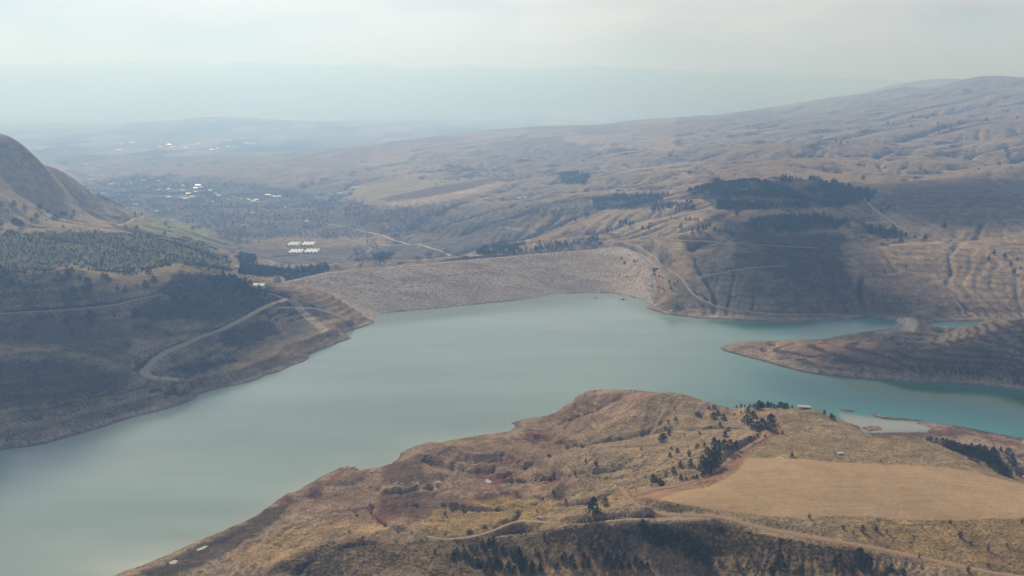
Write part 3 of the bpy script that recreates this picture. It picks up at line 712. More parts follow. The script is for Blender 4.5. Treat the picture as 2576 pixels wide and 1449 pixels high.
# stronger belts of brush and bare soil following the contours of the lake-side hills
lefts = mask_px(PX, PY_, [(-400,690),(200,680),(620,720),(900,810),(780,900),(500,990),(0,1125),(-400,1250)], 8)
bz = Z+3.5*fbm(X, Y, 150, 4, 301)
paint(lefts*sstep(0.15, 0.85, np.sin(bz*2*math.pi/9.5+1.3*f1)), (0.105, 0.09, 0.065), 0.42)
paint(lefts*sstep(0.55, 0.95, -np.sin(bz*2*math.pi/9.5+1.3*f1))*sstep(-.2, .3, f1), (0.36, 0.30, 0.20), 0.55)
rights = mask_px(PX, PY_, [(1700,780),(1760,600),(2000,560),(2700,600),(2700,800),(2200,800)], 10)
paint(rights*sstep(0.3, 0.9, np.sin(bz*2*math.pi/8))*sstep(-.35, .25, f2), (0.10, 0.085, 0.062), 0.6)
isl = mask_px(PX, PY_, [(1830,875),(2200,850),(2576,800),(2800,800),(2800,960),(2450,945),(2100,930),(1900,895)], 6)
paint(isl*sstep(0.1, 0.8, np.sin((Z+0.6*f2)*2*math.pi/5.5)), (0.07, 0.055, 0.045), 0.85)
reg([(0,905),(160,915),(330,950),(300,985),(60,1030),(-200,1040),(-200,905)], (0.08, 0.07, 0.055), 7, 0.55, 0.7)
reg([(430,925),(560,900),(600,905),(520,935),(450,940)], (0.07, 0.06, 0.048), 5, 0.8, 0.9)
reg([(560,835),(680,800),(700,830),(640,870),(560,870)], (0.08, 0.07, 0.055), 8, 0.7, 0.9)
reg([(400,745),(480,760),(570,790),(600,800),(540,815),(460,800),(330,800),(340,780)], (0.085, 0.07, 0.055), 5, 0.8, 0.9)
reg([(740,770),(800,780),(830,800),(760,800)], (0.085, 0.07, 0.055), 4, 0.7, 0.5)
reg([(-200,800),(60,795),(300,812),(340,840),(200,862),(0,858),(-200,860)], (0.13, 0.11, 0.08), 9, 0.55, 0.7)
reg([(1850,640),(1950,625),(2100,640),(2150,700),(2100,740),(1950,700)], (0.09, 0.08, 0.06), 10, 0.6, 0.9)
reg([(1880,560),(1960,590),(2130,590),(2110,640),(1960,640),(1860,600)], (0.085, 0.075, 0.055), 10, 0.65, 0.9)
reg([(1950,760),(2250,770),(2280,790),(2150,798),(1950,795)], (0.10, 0.08, 0.062), 6, 0.6, 0.5)
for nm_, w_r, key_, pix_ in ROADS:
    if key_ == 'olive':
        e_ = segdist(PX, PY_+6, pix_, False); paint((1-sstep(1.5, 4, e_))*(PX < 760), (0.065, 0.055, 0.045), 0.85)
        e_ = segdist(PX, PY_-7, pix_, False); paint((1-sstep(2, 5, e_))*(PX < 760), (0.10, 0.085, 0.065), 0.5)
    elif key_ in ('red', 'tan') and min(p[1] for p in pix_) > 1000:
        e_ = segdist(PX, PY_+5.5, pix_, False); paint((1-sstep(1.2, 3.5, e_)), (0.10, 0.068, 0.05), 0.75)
reg([(728,758),(744,756),(828,832),(812,838),(765,800)], (0.44, 0.38, 0.30), 2, 0.9, 0.1, .3)
# near peninsula
PEN = mask_px(PX, PY_, [(270,1452),(690,1260),(870,1170),(1000,1150),(1100,1105),(1290,1070),(1480,990),(1850,1000),(1900,1100),(1830,1180),(1620,1250),(1400,1330),(1090,1350),(900,1300),(600,1460)], 14)
paint(PEN, (0.315, 0.242, 0.158), 0.7); SCR += -0.2*PEN
lowr = mask_px(PX, PY_, [(690,1265),(860,1180),(1000,1165),(1180,1110),(1300,1080),(1480,1000),(1640,996),(1560,1040),(1420,1090),(1450,1180),(1420,1260),(1250,1270),(1080,1320),(900,1310),(760,1350),(700,1320)], 12, wobf)
swirl = fbm(X+30*noise(X/70, Y/70, 201), Y+30*noise(X/70, Y/70, 202), 48, 5, 203)
paint(lowr, (0.27, 0.185, 0.14), 0.6)
paint(lowr*sstep(0.05, 0.3, swirl), (0.205, 0.095, 0.075), 0.8)
paint(lowr*sstep(0.12, 0.35, -swirl), (0.40, 0.30, 0.22), 0.75)
paint(lowr*sstep(0.15, 0.3, fbm(X, Y, 75, 4, 207)), (0.115, 0.085, 0.07), 0.75)
reg([(960,1240),(1080,1230),(1180,1270),(1080,1310),(950,1290)], (0.125, 0.088, 0.072), 12, 0.8, 0.0)
reg([(1040,1330),(1100,1280),(1250,1250),(1420,1262),(1380,1300),(1250,1325),(1150,1345)], (0.37, 0.27, 0.14), 8, 0.8, 0.2)
reg([(560,1400),(700,1340),(880,1310),(1000,1325),(960,1345),(800,1370),(650,1430)], (0.40, 0.29, 0.17), 9, 0.8, 0.15)
reg([(330,1452),(500,1372),(690,1275),(735,1262),(700,1310),(640,1350),(560,1400),(430,1452)], (0.105, 0.085, 0.068), 5, 0.9, 0.0)
reg([(1480,990),(1600,985),(1640,1000),(1560,1060),(1500,1040)], (0.38, 0.27, 0.20), 8, 0.6, 0.2)
reg([(750,1390),(880,1350),(1000,1370),(1080,1350),(1130,1452),(650,1452)], (0.165, 0.125, 0.08), 10, 0.7, 0.8)
reg([(1430,1180),(1560,1130),(1750,1160),(1700,1215),(1560,1240),(1450,1215)], (0.30, 0.235, 0.165), 10, 0.6, 0.55)
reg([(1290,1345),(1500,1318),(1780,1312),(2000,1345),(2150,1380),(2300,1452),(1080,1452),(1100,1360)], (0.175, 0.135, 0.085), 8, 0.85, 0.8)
reg([(1090,1360),(1300,1350),(1500,1322),(1780,1318),(2000,1350),(2100,1385),(2000,1400),(1700,1380),(1450,1385),(1250,1420),(1100,1440)], (0.13, 0.10, 0.065), 8, 0.5, 0.8)  # the slope's own shade painted into the ground colour, along with scrub
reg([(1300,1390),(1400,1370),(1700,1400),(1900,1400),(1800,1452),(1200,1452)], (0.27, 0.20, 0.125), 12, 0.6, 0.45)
# plateau
m = reg(PLAT, (0.31, 0.245, 0.155), 5, 0.95, 0.15, .3)
reg([(1960,1045),(2060,1030),(2180,1085),(2350,1110),(2440,1160),(2300,1165),(2000,1148),(1900,1140)], (0.285, 0.225, 0.145), 5, 0.9, 0.12, .3)
reg([(2080,1310),(2576,1306),(2800,1306),(2800,1460),(2500,1452),(2250,1400)], (0.31, 0.225, 0.12), 6, 0.9, 0.42, .3)
m = reg(FIELD, (0.42, 0.31, 0.20), 2, 1.0, -0.3, .12); STB += m
e = segdist(PX, PY_, FIELD)
sel_e = (np.abs(e) < 1.8)*(PY_ > 1000)*(RR < 900)*(PX > 1650)
paint(sel_e*sstep(-0.2, 0.3, f3), (0.17, 0.12, 0.08), 0.4)
reg([(1620,1235),(1700,1222),(1860,1140),(1960,1060),(1975,1080),(1900,1130),(1870,1165),(1820,1208),(1700,1240),(1640,1262),(1600,1262),(1540,1240)], (0.30, 0.185, 0.13), 5, 0.85, 0.0, .3)
reg([(2180,1060),(2340,1062),(2420,1082),(2576,1112),(2700,1140),(2700,1180),(2576,1150),(2430,1120),(2330,1095),(2180,1095)], (0.36, 0.27, 0.215), 4, 0.8, 0.0)
reg([(2170,1080),(2230,1078),(2300,1086),(2400,1078),(2450,1092),(2400,1102),(2200,1098)], (0.15, 0.095, 0.08), 3, 0.9, 0.0)
reg([(2450,1090),(2576,1115),(2700,1130),(2700,1150),(2500,1120)], (0.23, 0.13, 0.10), 5, 0.7, 0.0)
# water bed
paint((D < 0)*1.0, (0.12, 0.14, 0.12))
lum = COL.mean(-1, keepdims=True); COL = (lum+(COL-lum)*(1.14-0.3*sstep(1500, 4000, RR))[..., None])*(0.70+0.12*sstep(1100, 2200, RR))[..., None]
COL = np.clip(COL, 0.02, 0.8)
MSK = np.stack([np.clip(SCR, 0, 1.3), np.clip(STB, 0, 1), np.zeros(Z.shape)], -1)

vid = np.arange(NR*NT_).reshape(NR, NT_)
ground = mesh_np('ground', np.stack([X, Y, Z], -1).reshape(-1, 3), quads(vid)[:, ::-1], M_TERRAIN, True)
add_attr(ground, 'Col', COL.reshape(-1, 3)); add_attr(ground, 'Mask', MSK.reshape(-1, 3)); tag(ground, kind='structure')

# ------------------------------------------------------------------ water
def water_material(name, deep=(0.055, 0.15, 0.135), silt=(0.235, 0.325, 0.29), rough=0.16):
    t = NT(name); at = t.attr('Col')
    t.b.inputs['IOR'].default_value = 1.333; t.b.inputs['Specular IOR Level'].default_value = 0.5
    n = t.noise(0.004, 3, 0.5, stretch=(0.6, 1.4, 1)); n2 = t.noise(0.9, 3, 0.6)
    c = t.mul(at.outputs['Color'], t.rng(t.noise(0.006, 5, 0.6, stretch=(0.3, 1.5, 1)), 0.35, 0.65, 0.9, 1.1))
    r = t.rng(t.noise(0.0045, 4, 0.5, stretch=(0.35, 1.4, 1)), 0.35, 0.65, 0.03, 0.17)
    return t.done(c, r, n2, 0.09, 0.5)
M_WATER = water_material('turquoise_water')
ri = np.arange(0, iw, 2); ti = np.arange(0, NT_, 2)
wx = X[np.ix_(ri, ti)]; wy = Y[np.ix_(ri, ti)]; wd = D[np.ix_(ri, ti)]; zz = Z[np.ix_(ri, ti)]
dpx, dpy = project(wx, wy, 0*wx)
damz = (wy > 1380)*(dpx > 930)*(dpx < 1700)
okv = (wd < 14) | ((damz > 0) & (wd < 20))
wid = np.arange(wx.size).reshape(wx.shape); q = quads(wid)
ok = okv.ravel()[q].all(1); q = q[ok]
used = np.unique(q); remap = np.zeros(wx.size, int); remap[used] = np.arange(len(used))
wco = np.stack([wx.ravel()[used], wy.ravel()[used], np.zeros(len(used))], 1)
reservoir = mesh_np('water', wco, remap[q][:, ::-1], M_WATER, True); tag(reservoir, kind='structure')
u_, v_ = dpx.ravel()[used], dpy.ravel()[used]; wdd = wd.ravel()[used]
big = fbm(wco[:, 0], wco[:, 1], 500, 3, 71)
deep = sstep(1500, 2300, u_+0.6*(v_-950)+130*big)*0.95
deep = np.maximum(deep, 0.75*mask_px(u_, v_, [(1780,808),(2060,808),(2060,830),(1880,835)], 16))
silt = np.array((0.190, 0.250, 0.235)); dp = np.array((0.018, 0.145, 0.145)); gr = np.array((0.045, 0.12, 0.03))
wc = silt*(1-deep[:, None])+dp*deep[:, None]
gm = np.maximum(mask_px(u_, v_, [(2100,955),(2300,965),(2700,1000),(2700,1050),(2400,1010),(2150,985)], 16), mask_px(u_, v_, [(1780,806),(1950,810),(2060,808),(2040,818),(1880,826)], 9))[:, None]*0.85
wc = wc*(1-gm)+gr*gm
sm = (np.exp(-np.clip(-wdd, 0, 60)/14)*sstep(1000, 1100, v_)*(u_ < 1450))[:, None]*0.6
wc = wc*(1-sm)+np.array((0.27, 0.28, 0.24))*sm
pm = mask_px(u_, v_, [(2110,1040),(2190,1050),(2330,1064),(2350,1085),(2200,1092),(2130,1075)], 8)[:, None]*0.9
wc = wc*(1-pm)+np.array((0.25, 0.24, 0.22))*pm
add_attr(reservoir, 'Col', wc)
# ------------------------------------------------------------------ roads, pools
RC = {'red': (0.255, 0.165, 0.115), 'tan': (0.27, 0.21, 0.145), 'olive': (0.235, 0.205, 0.14), 'pale': (0.40, 0.34, 0.27), 'grey': (0.25, 0.22, 0.185)}
RM = {k_: simple('road_'+k_, v_, 0.4, 0.6, 0.98) for k_, v_ in RC.items()}
for nm, wd_, key, c in ROADP:
    tg = np.gradient(c[:, :2], axis=0); tg /= np.hypot(tg[:, 0], tg[:, 1])[:, None]+1e-9; nr = np.stack([-tg[:, 1], tg[:, 0]], 1)
    s_ = np.arange(len(c))*3.0
    rows = []
    for u in (-0.5, -0.25, 0, 0.25, 0.5):
        wv = wd_*(1+0.25*noise(s_/9, s_*0+u*9, 33)) if abs(u) == 0.5 else wd_
        p = c[:, :2]+nr*(u*wv)[:, None] if not np.isscalar(wv) else c[:, :2]+nr*(u*wv)
        rr_ = np.hypot(p[:, 0], p[:, 1])
        z_ = np.maximum(HZ(p[:, 0], p[:, 1]), c[:, 2]-0.2 if abs(u) < 0.3 else -99)+0.12+0.00035*rr_-(0.25 if abs(u) == 0.5 else 0)
        rows.append(np.column_stack([p, z_]))
    g = np.array(rows); i_ = np.arange(5*len(c)).reshape(5, len(c))
    o = mesh_np(nm, g.reshape(-1, 3), quads(i_), RM[key], True); tag(o, kind='structure')
M_POOL = NT('pale_pool_water').done((0.36, 0.36, 0.34), 0.12)
for zc, poly in POOLS:
    o = mesh_py('water', [(a, b, zc) for a, b in poly], [tuple(range(len(poly)))], M_POOL); tag(o, kind='structure')

# ------------------------------------------------------------------ plants
def leafmat(name, a, b):
    t = NT(name); t.b.inputs['Specular IOR Level'].default_value = 0.05
    ob = t.n.new('ShaderNodeObjectInfo')
    f = t.math('ADD', t.math('MULTIPLY', t.noise(0.9, 3), 0.7), t.math('MULTIPLY', ob.outputs['Random'], 0.3))
    return t.done(t.mix(f, a, b), 0.9)
M_JUN = leafmat('juniper_foliage', (0.020, 0.026, 0.005), (0.060, 0.064, 0.016))
M_PINE = leafmat('pine_foliage', (0.028, 0.046, 0.024), (0.062, 0.088, 0.046))
M_TWIG = leafmat('grey_twigs', (0.090, 0.072, 0.060), (0.165, 0.135, 0.110))
M_BARE = leafmat('leafless_branches', (0.105, 0.092, 0.075), (0.20, 0.17, 0.135))
M_SCRUB = leafmat('dry_scrub_leaf', (0.035, 0.030, 0.016), (0.105, 0.084, 0.050))
M_BARK = simple('bark', (0.12, 0.09, 0.07), 0.3, 2.0)
def clumps(n, fn, size, seed, flat=0.0):
    """many small leaf sprays: fn(u) gives a position; each spray is two crossed triangles"""
    g = np.random.default_rng(seed); co = []; 
    pos = fn(g, n)
    for p in pos:
        for q in range(2):
            a = g.normal(size=3); a /= np.linalg.norm(a); b = np.cross(a, g.normal(size=3)); b /= np.linalg.norm(b)
            s_ = size*g.uniform(0.6, 1.3)
            co += [p+a*s_, p-a*s_*0.5+b*s_*0.8, p-a*s_*0.5-b*s_*0.8]
    co = np.array(co); f = np.arange(len(co)).reshape(-1, 3); return co, f
def ovoid(rx, h, z0, pw=0.5, taper=0.6):
    def fn(g, n):
        z = g.uniform(0, 1, n); rad = rx*np.sqrt(np.clip(1-(2*z-0.75)**2/1.6, 0.03, 1))*(1-taper*z**1.3)
        a = g.uniform(0, 6.283, n); k_ = g.uniform(0, 1, n)**pw; lump = 1+0.22*np.sin(3*a+5*z)+0.15*np.sin(7*a-9*z)
        return np.stack([rad*k_*lump*np.cos(a), rad*k_*lump*np.sin(a), z0+z*h], 1)
    return fn
def stem_mesh(h, r0, r1, n=5):
    v = []; 
    for z, r in ((-0.6, r0), (h*0.5, (r0+r1)/2), (h, r1)):
        for i in range(n): a = 6.283*i/n; v.append((r*math.cos(a)+0.06*z, r*math.sin(a), z))
    f = [(k_*n+i, k_*n+(i+1) % n, (k_+1)*n+(i+1) % n, (k_+1)*n+i) for k_ in range(2) for i in range(n)]
    return v, f
PROTO = {}
def proto(kind, nvar, mat, builder, trunk):
    L = []
    for i in range(nvar):
        co, f = builder(i); me = mesh_np('crown', co, f, mat, False, None, False).data
        tv, tf = trunk(i); tm = bpy.data.meshes.new('trunk'); tm.from_pydata(tv, [], tf); tm.materials.append(M_BARK)
        L.append((me, tm, co, f))
    PROTO[kind] = L
# unit height 1 m plants, scaled on placing
proto('juniper', 6, M_JUN, lambda i: clumps(210, ovoid(0.34+0.05*(i % 3), 0.98, 0.03, 0.45, 0.55), 0.062, 100+i), lambda i: stem_mesh(0.35, 0.04, 0.02))
proto('pine', 5, M_PINE, lambda i: clumps(200, ovoid(0.27+0.03*(i % 3), 0.82, 0.17, 0.4, 0.75), 0.060, 200+i), lambda i: stem_mesh(0.6, 0.025, 0.012))
proto('broad', 5, M_BARE, lambda i: clumps(200, ovoid(0.40, 0.78, 0.22, 0.4, 0.25), 0.055, 300+i), lambda i: stem_mesh(0.55, 0.035, 0.015))
proto('oak', 4, M_SCRUB, lambda i: clumps(210, ovoid(0.42, 0.85, 0.12, 0.4, 0.3), 0.065, 350+i), lambda i: stem_mesh(0.5, 0.04, 0.02))
def twigs(i):
    g = np.random.default_rng(400+i); co = []
    for q in range(120):
        a = g.uniform(0, 6.283); t_ = g.uniform(0.1, 1.0)**0.8; L = g.uniform(0.5, 1.0)
        d = np.array([math.cos(a)*math.sin(t_), math.sin(a)*math.sin(t_), math.cos(t_)]); w_ = np.array([-math.sin(a), math.cos(a), 0])*0.018
        base = d*0.05*L; tip = d*L*(1.0 if t_ < .7 else .75)
        mid = d*L*0.55+g.normal(size=3)*0.06
        co += [base-w_, base+w_, mid, mid-w_*1.2, mid+w_*1.2, tip]
        b2 = mid+g.normal(size=3)*0.16; co += [mid-w_, mid+w_, b2]
    co = np.array(co); co[:, 2] = np.clip(co[:, 2], -0.02, 9); return co, np.arange(len(co)).reshape(-1, 3)
proto('shrub', 5, M_TWIG, twigs, lambda i: stem_mesh(0.3, 0.03, 0.015))
NPL = 0
def plant(kind, name, x, y, h, label, cat, group, wide=1.0):
    global NPL
    me, tm, _, _ = random.choice(PROTO[kind])
    z = float(HZ(x, y))
    if kind in ('juniper',) : z -= 0.03*h
    r = bpy.data.objects.new(name, None); C.objects.link(r); r.location = (x, y, z-0.05); r.rotation_euler = (0, 0, random.uniform(0, 6.28))
    w_ = h*wide*random.uniform(0.85, 1.2)*(1.1 if kind == 'juniper' else 1.0); r.scale = (w_, w_, h); r.empty_display_size = 0.5
    c_ = bpy.data.objects.new('branches' if kind == 'shrub' else 'crown', me); C.objects.link(c_); c_.parent = r
    t_ = bpy.data.objects.new('stem' if kind == 'shrub' else 'trunk', tm); C.objects.link(t_); t_.parent = r
    tag(r, label, cat, group); NPL += 1; return r
def crop_px(lst, ox, oy, s):
    """positions read off an enlarged crop of the photograph -> (px, py, height px) in the 2576 view"""
    return [((ox+a/s)*0.644, (oy+b/s)*0.644, h/s*0.644) for a, b, h in lst]
def put(lst, kind, name, label, cat, group, wide=1.0, hmin=1.2, hmax=14, scale=1.0, zmin=4.0):
    pts = cast([a for a, b, h in lst], [b for a, b, h in lst])
    for q in range(len(lst)):          # on a brow: step down onto the land
        for st in range(1, 14):
            if lst[q][1] < 1000 or (not np.isnan(pts[q][0]) and pts[q][2] > zmin): break
            pts[q] = cast([lst[q][0]], [lst[q][1]+2.0*st])[0]
    for (a, b, h), p in zip(lst, pts):
        if np.isnan(p[0]): continue
        dist = math.sqrt(p[0]**2+p[1]**2+(H0-p[2])**2)
        if -1 < D_at(p[0], p[1]) < 1.0 and p[2] < 0.5: continue
        plant(kind, name, p[0], p[1], min(max(h*dist/FW*1.05*scale, hmin), hmax), label, cat, group, wide)
def D_at(x, y): return float(HZ(x, y, D))
S3 = 1.705
mound = crop_px([(1000,550,50),(1045,510,35),(1010,525,30),(1060,605,20),(1100,630,35),(1050,655,30),(1235,590,25),(1250,505,18),(1090,410,22),(1345,335,28),(1340,400,40),(1370,380,35),(1408,410,40),(1385,450,28),(1418,520,40),(1440,485,28),(1320,465,18),(1225,600,18),(1020,470,15),(1480,380,16),(1525,365,16),(1310,335,18)], 2000, 1400, S3)
put(mound, 'juniper', 'juniper_bush', 'dark green juniper scattered on the pale mound above the lake', 'juniper', 'junipers scattered on the pale mound', 1.25)
row = crop_px([(1345,595,70),(1410,600,60),(1450,595,55),(1490,595,50),(1375,598,55),(1300,640,50),(1325,720,80),(1355,690,80),(1310,735,60),(1265,700,60),(1275,760,60),(1190,715,45),(1120,720,40),(1075,760,40),(1230,800,30),(1125,810,35),(1160,808,25),(940,820,50),(985,850,50),(1270,790,30),(1320,770,28),(1290,720,60),(1340,655,60),(1380,640,40),(960,828,35),(1005,850,35),(1210,800,22),(1245,745,40)], 2000, 1400, S3)
put(row, 'juniper', 'juniper_bush', 'dark juniper in the thicket along the curving track beside the stubble field', 'juniper', 'junipers along the curving track', 1.15)
top = crop_px([(1570,360,40),(1605,400,50),(1560,430,55),(1590,455,50),(1630,470,50),(1665,460,60),(1640,340,60),(1665,310,35),(1585,545,30),(1615,535,18),(1635,520,20),(1685,525,20)], 2000, 1400, S3)+crop_px([(20,430,60),(30,490,50),(0,470,40),(10,410,40)], 3000, 1400, S3)
put(top, 'juniper', 'juniper_bush', 'bushy dark juniper near the track loop at the head of the plateau', 'juniper', 'junipers by the track loop', 1.2, zmin=45)
rim = crop_px([(1495,310,18),(1525,310,25),(1550,305,20),(1585,310,25),(1610,312,28),(1640,312,35),(1665,318,40),(1700,318,42)], 2000, 1400, S3)+crop_px([(5,318,30),(20,320,32),(40,320,28),(60,320,22),(75,322,38),(90,322,38),(105,322,34),(120,322,38),(135,322,20),(160,320,20)], 3000, 1400, S3)
put(rim, 'juniper', 'small_conifer', 'small dark conifer standing in the row on the plateau rim against the water', 'conifer', 'conifer row on the plateau rim', 1.0, zmin=45)
gully = crop_px([(870,1160,90),(950,1230,150),(1020,1190,80),(765,1180,40),(1150,1230,90),(1130,1200,60),(1240,1260,80),(1210,1330,120),(1290,1370,60),(1180,1300,60),(1100,1215,50),(1200,1260,70),(1060,1200,50),(900,1190,70),(990,1230,90)], 2000, 1400, S3)
put(gully, 'juniper', 'juniper_tree', 'large black-green juniper in the shaded thicket just below the lower track', 'juniper', 'large junipers below the lower track', 1.15, hmax=16)
put(crop_px([(540,1045,120)], 2000, 1400, S3), 'pine', 'pine_tree', 'tall dark conifer beside the pale bare bank above the lower track', 'pine', None, 1.3, hmax=18)
put(crop_px([(620,980,55)], 2000, 1400, S3), 'juniper', 'juniper_bush', 'single rounded dark juniper at the bend where the two tracks meet', 'juniper', None, 1.3)
lowb = crop_px([(450,1280,60),(525,1270,45),(600,1300,50),(350,1340,60),(395,1380,80),(330,1350,50),(290,1405,45),(305,1380,35),(175,1325,35),(45,1300,55),(60,1370,70),(90,1375,50),(20,1350,60),(135,1400,50),(190,1410,50),(70,1420,50),(130,1440,60),(480,1330,50),(550,1310,50),(640,1350,70),(700,1360,70),(750,1340,60),(680,1400,60),(620,1380,50),(510,1390,60),(470,1390,50),(860,1400,60),(820,1380,70),(900,1400,50),(1395,1155,35),(155,1280,22),(590,1190,30),(780,1400,60),(730,1400,50),(420,1400,40)], 2000, 1400, S3)
lowb += crop_px([(1000,1310,60),(1050,1320,60),(980,1340,50),(1100,1290,50),(1130,1290,50),(1170,1260,50),(1210,1250,60),(1240,1240,60),(1100,1370,60),(1135,1380,60),(1190,1420,70),(1230,1430,60),(1250,1390,50),(1215,1370,60),(1265,1380,60),(1290,1400,60),(1305,1290,50),(1360,1320,50),(1390,1340,50),(1420,1360,50),(1450,1365,50),(1410,1290,45),(1425,1420,60),(1500,1390,50),(1500,1430,60),(1550,1410,50),(1540,1320,40),(1335,1420,70),(1380,1430,60),(1260,1340,80),(1190,1290,40),(1240,1290,40),(970,1330,45),(1040,1260,28),(1080,1265,30),(1070,1340,50),(1160,1400,60),(1345,1390,50)], 1200, 1400, S3)
put(lowb, 'juniper', 'juniper_bush', 'small upright dark juniper on the rough slope at the bottom edge of the view', 'juniper', 'upright junipers on the bottom slope', 0.95, scale=0.9)
slope = crop_px([(1080,550,30),(1120,560,30),(1160,575,40),(1185,590,50),(1210,600,50),(1240,610,50),(1265,620,55),(1290,630,50),(1320,640,55),(1345,650,60),(1370,655,60),(1395,665,60),(1420,675,60),(1445,690,60),(1470,715,70),(1500,730,70),(1525,750,60),(1550,770,50),(1580,780,50),(1610,790,40),(1350,620,50),(1400,620,40),(1440,640,50),(1490,670,70),(1520,690,60),(1620,700,40),(1640,720,40),(1600,640,40),(1500,620,30),(1410,595,25),(1440,600,22),(1550,620,30),(1630,655,25),(1350,675,35),(1395,695,30),(1300,640,30),(1230,590,40),(1310,615,40),(1380,635,50),(1450,660,50),(1060,540,22)], 3000, 1400, S3)
put(slope, 'juniper', 'juniper_bush', 'dark green juniper in the long belt down the slope behind the stubble field', 'juniper', 'juniper belt behind the field', 1.15)
put(crop_px([(375,375,30),(420,395,30),(435,410,30)], 3000, 1400, S3), 'juniper', 'juniper_bush', 'dark juniper on the plateau brow beside the ruined hut', 'juniper', 'junipers on the brow by the hut', 1.2, zmin=45)
sh1 = crop_px([(850,1300,50),(1590,1310,60),(1580,1200,50),(1570,945,28),(1640,905,35),(1430,1000,22),(920,1050,50),(1040,1030,40),(370,1210,40),(280,1160,30)], 1200, 1400, S3)+crop_px([(860,612,30),(910,495,25),(1080,340,30),(275,905,40),(205,945,25),(360,965,50),(225,1310,50),(1280,590,45),(560,720,60),(280,810,70),(1040,430,30),(1150,515,25),(1180,655,60),(1105,990,30),(210,1200,50),(1380,1370,60),(1500,1400,80),(1590,1330,60),(1380,1290,60),(420,780,45),(490,690,35)], 2000, 1400, S3)
put(sh1, 'shrub', 'leafless_shrub', 'grey leafless shrub scattered over the rough ground left of the field', 'shrub', 'grey shrubs left of the field', 0.6)
sh2 = crop_px([(500,1135,40),(630,1160,60),(570,1170,25),(720,1150,55),(790,1165,40),(275,1065,40),(1215,1100,35),(1690,1100,40),(1280,1195,60),(1465,1280,40),(1465,1390,35),(1330,1420,50),(665,1330,30),(1005,1330,25),(730,1085,20),(1590,1255,30),(1350,1240,30),(160,655,45),(445,645,20),(750,690,22),(95,505,35)], 3000, 1400, S3)
put(sh2, 'shrub', 'leafless_shrub', 'dark leafless shrub with a cast shadow on the yellow grass around the stubble field', 'shrub', 'shrubs on the grass round the field', 0.7)
put(crop_px([(1560,720,50),(1590,740,50),(1680,790,70),(1660,780,50),(1540,700,40),(1640,690,35)], 3000, 1400, S3), 'shrub', 'leafless_shrub', 'grey shrub among the junipers at the right end of the belt', 'shrub', 'grey shrubs in the juniper belt', 0.6)
put(crop_px([(605,1370,100),(620,1390,60),(475,1350,50),(445,1370,40),(560,1420,50),(820,1420,50),(215,1430,50),(80,1400,90),(20,1430,50),(500,1445,40),(900,1445,40)], 3000, 1400, S3), 'juniper', 'juniper_bush', 'dark juniper below the red track in the bottom right part of the view', 'juniper', 'junipers below the red track', 1.1)
# left hills
S5 = 1.8386
lh = crop_px([(90,1315,45),(150,1315,35),(235,1295,15),(320,1230,30),(420,1250,35),(455,1290,45),(385,1290,20),(480,1210,30),(500,1270,40),(520,1225,40),(490,1240,40),(575,1275,35),(625,1305,45),(650,1340,40),(595,1345,30),(530,1390,70),(630,1375,60),(455,1410,45),(735,1360,18),(740,1260,35),(765,1280,45),(845,1355,35),(905,1340,25),(895,1375,35),(1050,1340,60),(1070,1240,50),(1110,1300,50),(980,1325,15),(790,1290,35),(640,1290,25)], 0, 400, S5)
put(lh, 'oak', 'hillside_tree', 'dark lone tree dotted over the left hillside between the pine slope and the terrace track', 'tree', 'trees dotted on the left hillside', 1.0, 3, 16)
ll = crop_px([(870,1090,110),(630,1145,70),(750,1100,45),(370,1100,45),(230,1190,50),(135,1230,20),(1275,1060,90),(1290,1065,70),(1080,1060,40),(1375,1050,30),(1430,1080,30),(1515,990,50),(690,1240,70),(840,1075,80)], 0, 800, 2.415)
put(ll, 'oak', 'hillside_tree', 'dark tree on the left hillside below the long terrace track', 'tree', 'trees below the terrace track', 0.9, 3, 16)
lu = crop_px([(265,835,35),(230,860,30),(290,770,35),(400,845,35),(450,810,25),(475,812,25),(515,835,25),(110,875,40),(150,895,50),(95,865,20),(5,890,40),(10,750,30),(105,745,35),(180,770,30),(345,795,20),(530,795,20),(130,880,40),(420,840,25),(380,845,25),(60,780,15),(330,850,12),(455,900,18)], 0, 400, S5)
put(lu, 'oak', 'hillside_tree', 'grey-green tree on the sunlit slope above the pine plantation at the left', 'tree', 'trees above the pine plantation', 1.1, 3, 16)
lm = crop_px([(985,915,30),(905,910,25),(1385,920,30),(1190,880,25),(1215,905,14),(1185,950,25),(1280,960,14),(970,810,20),(1020,810,20),(1350,870,30),(1505,905,15)], 0, 400, S5)
put(lm, 'oak', 'meadow_tree', 'small round tree on the green meadow tongue beside the village valley', 'tree', 'trees on the meadow tongue', 1.1, 3, 16)
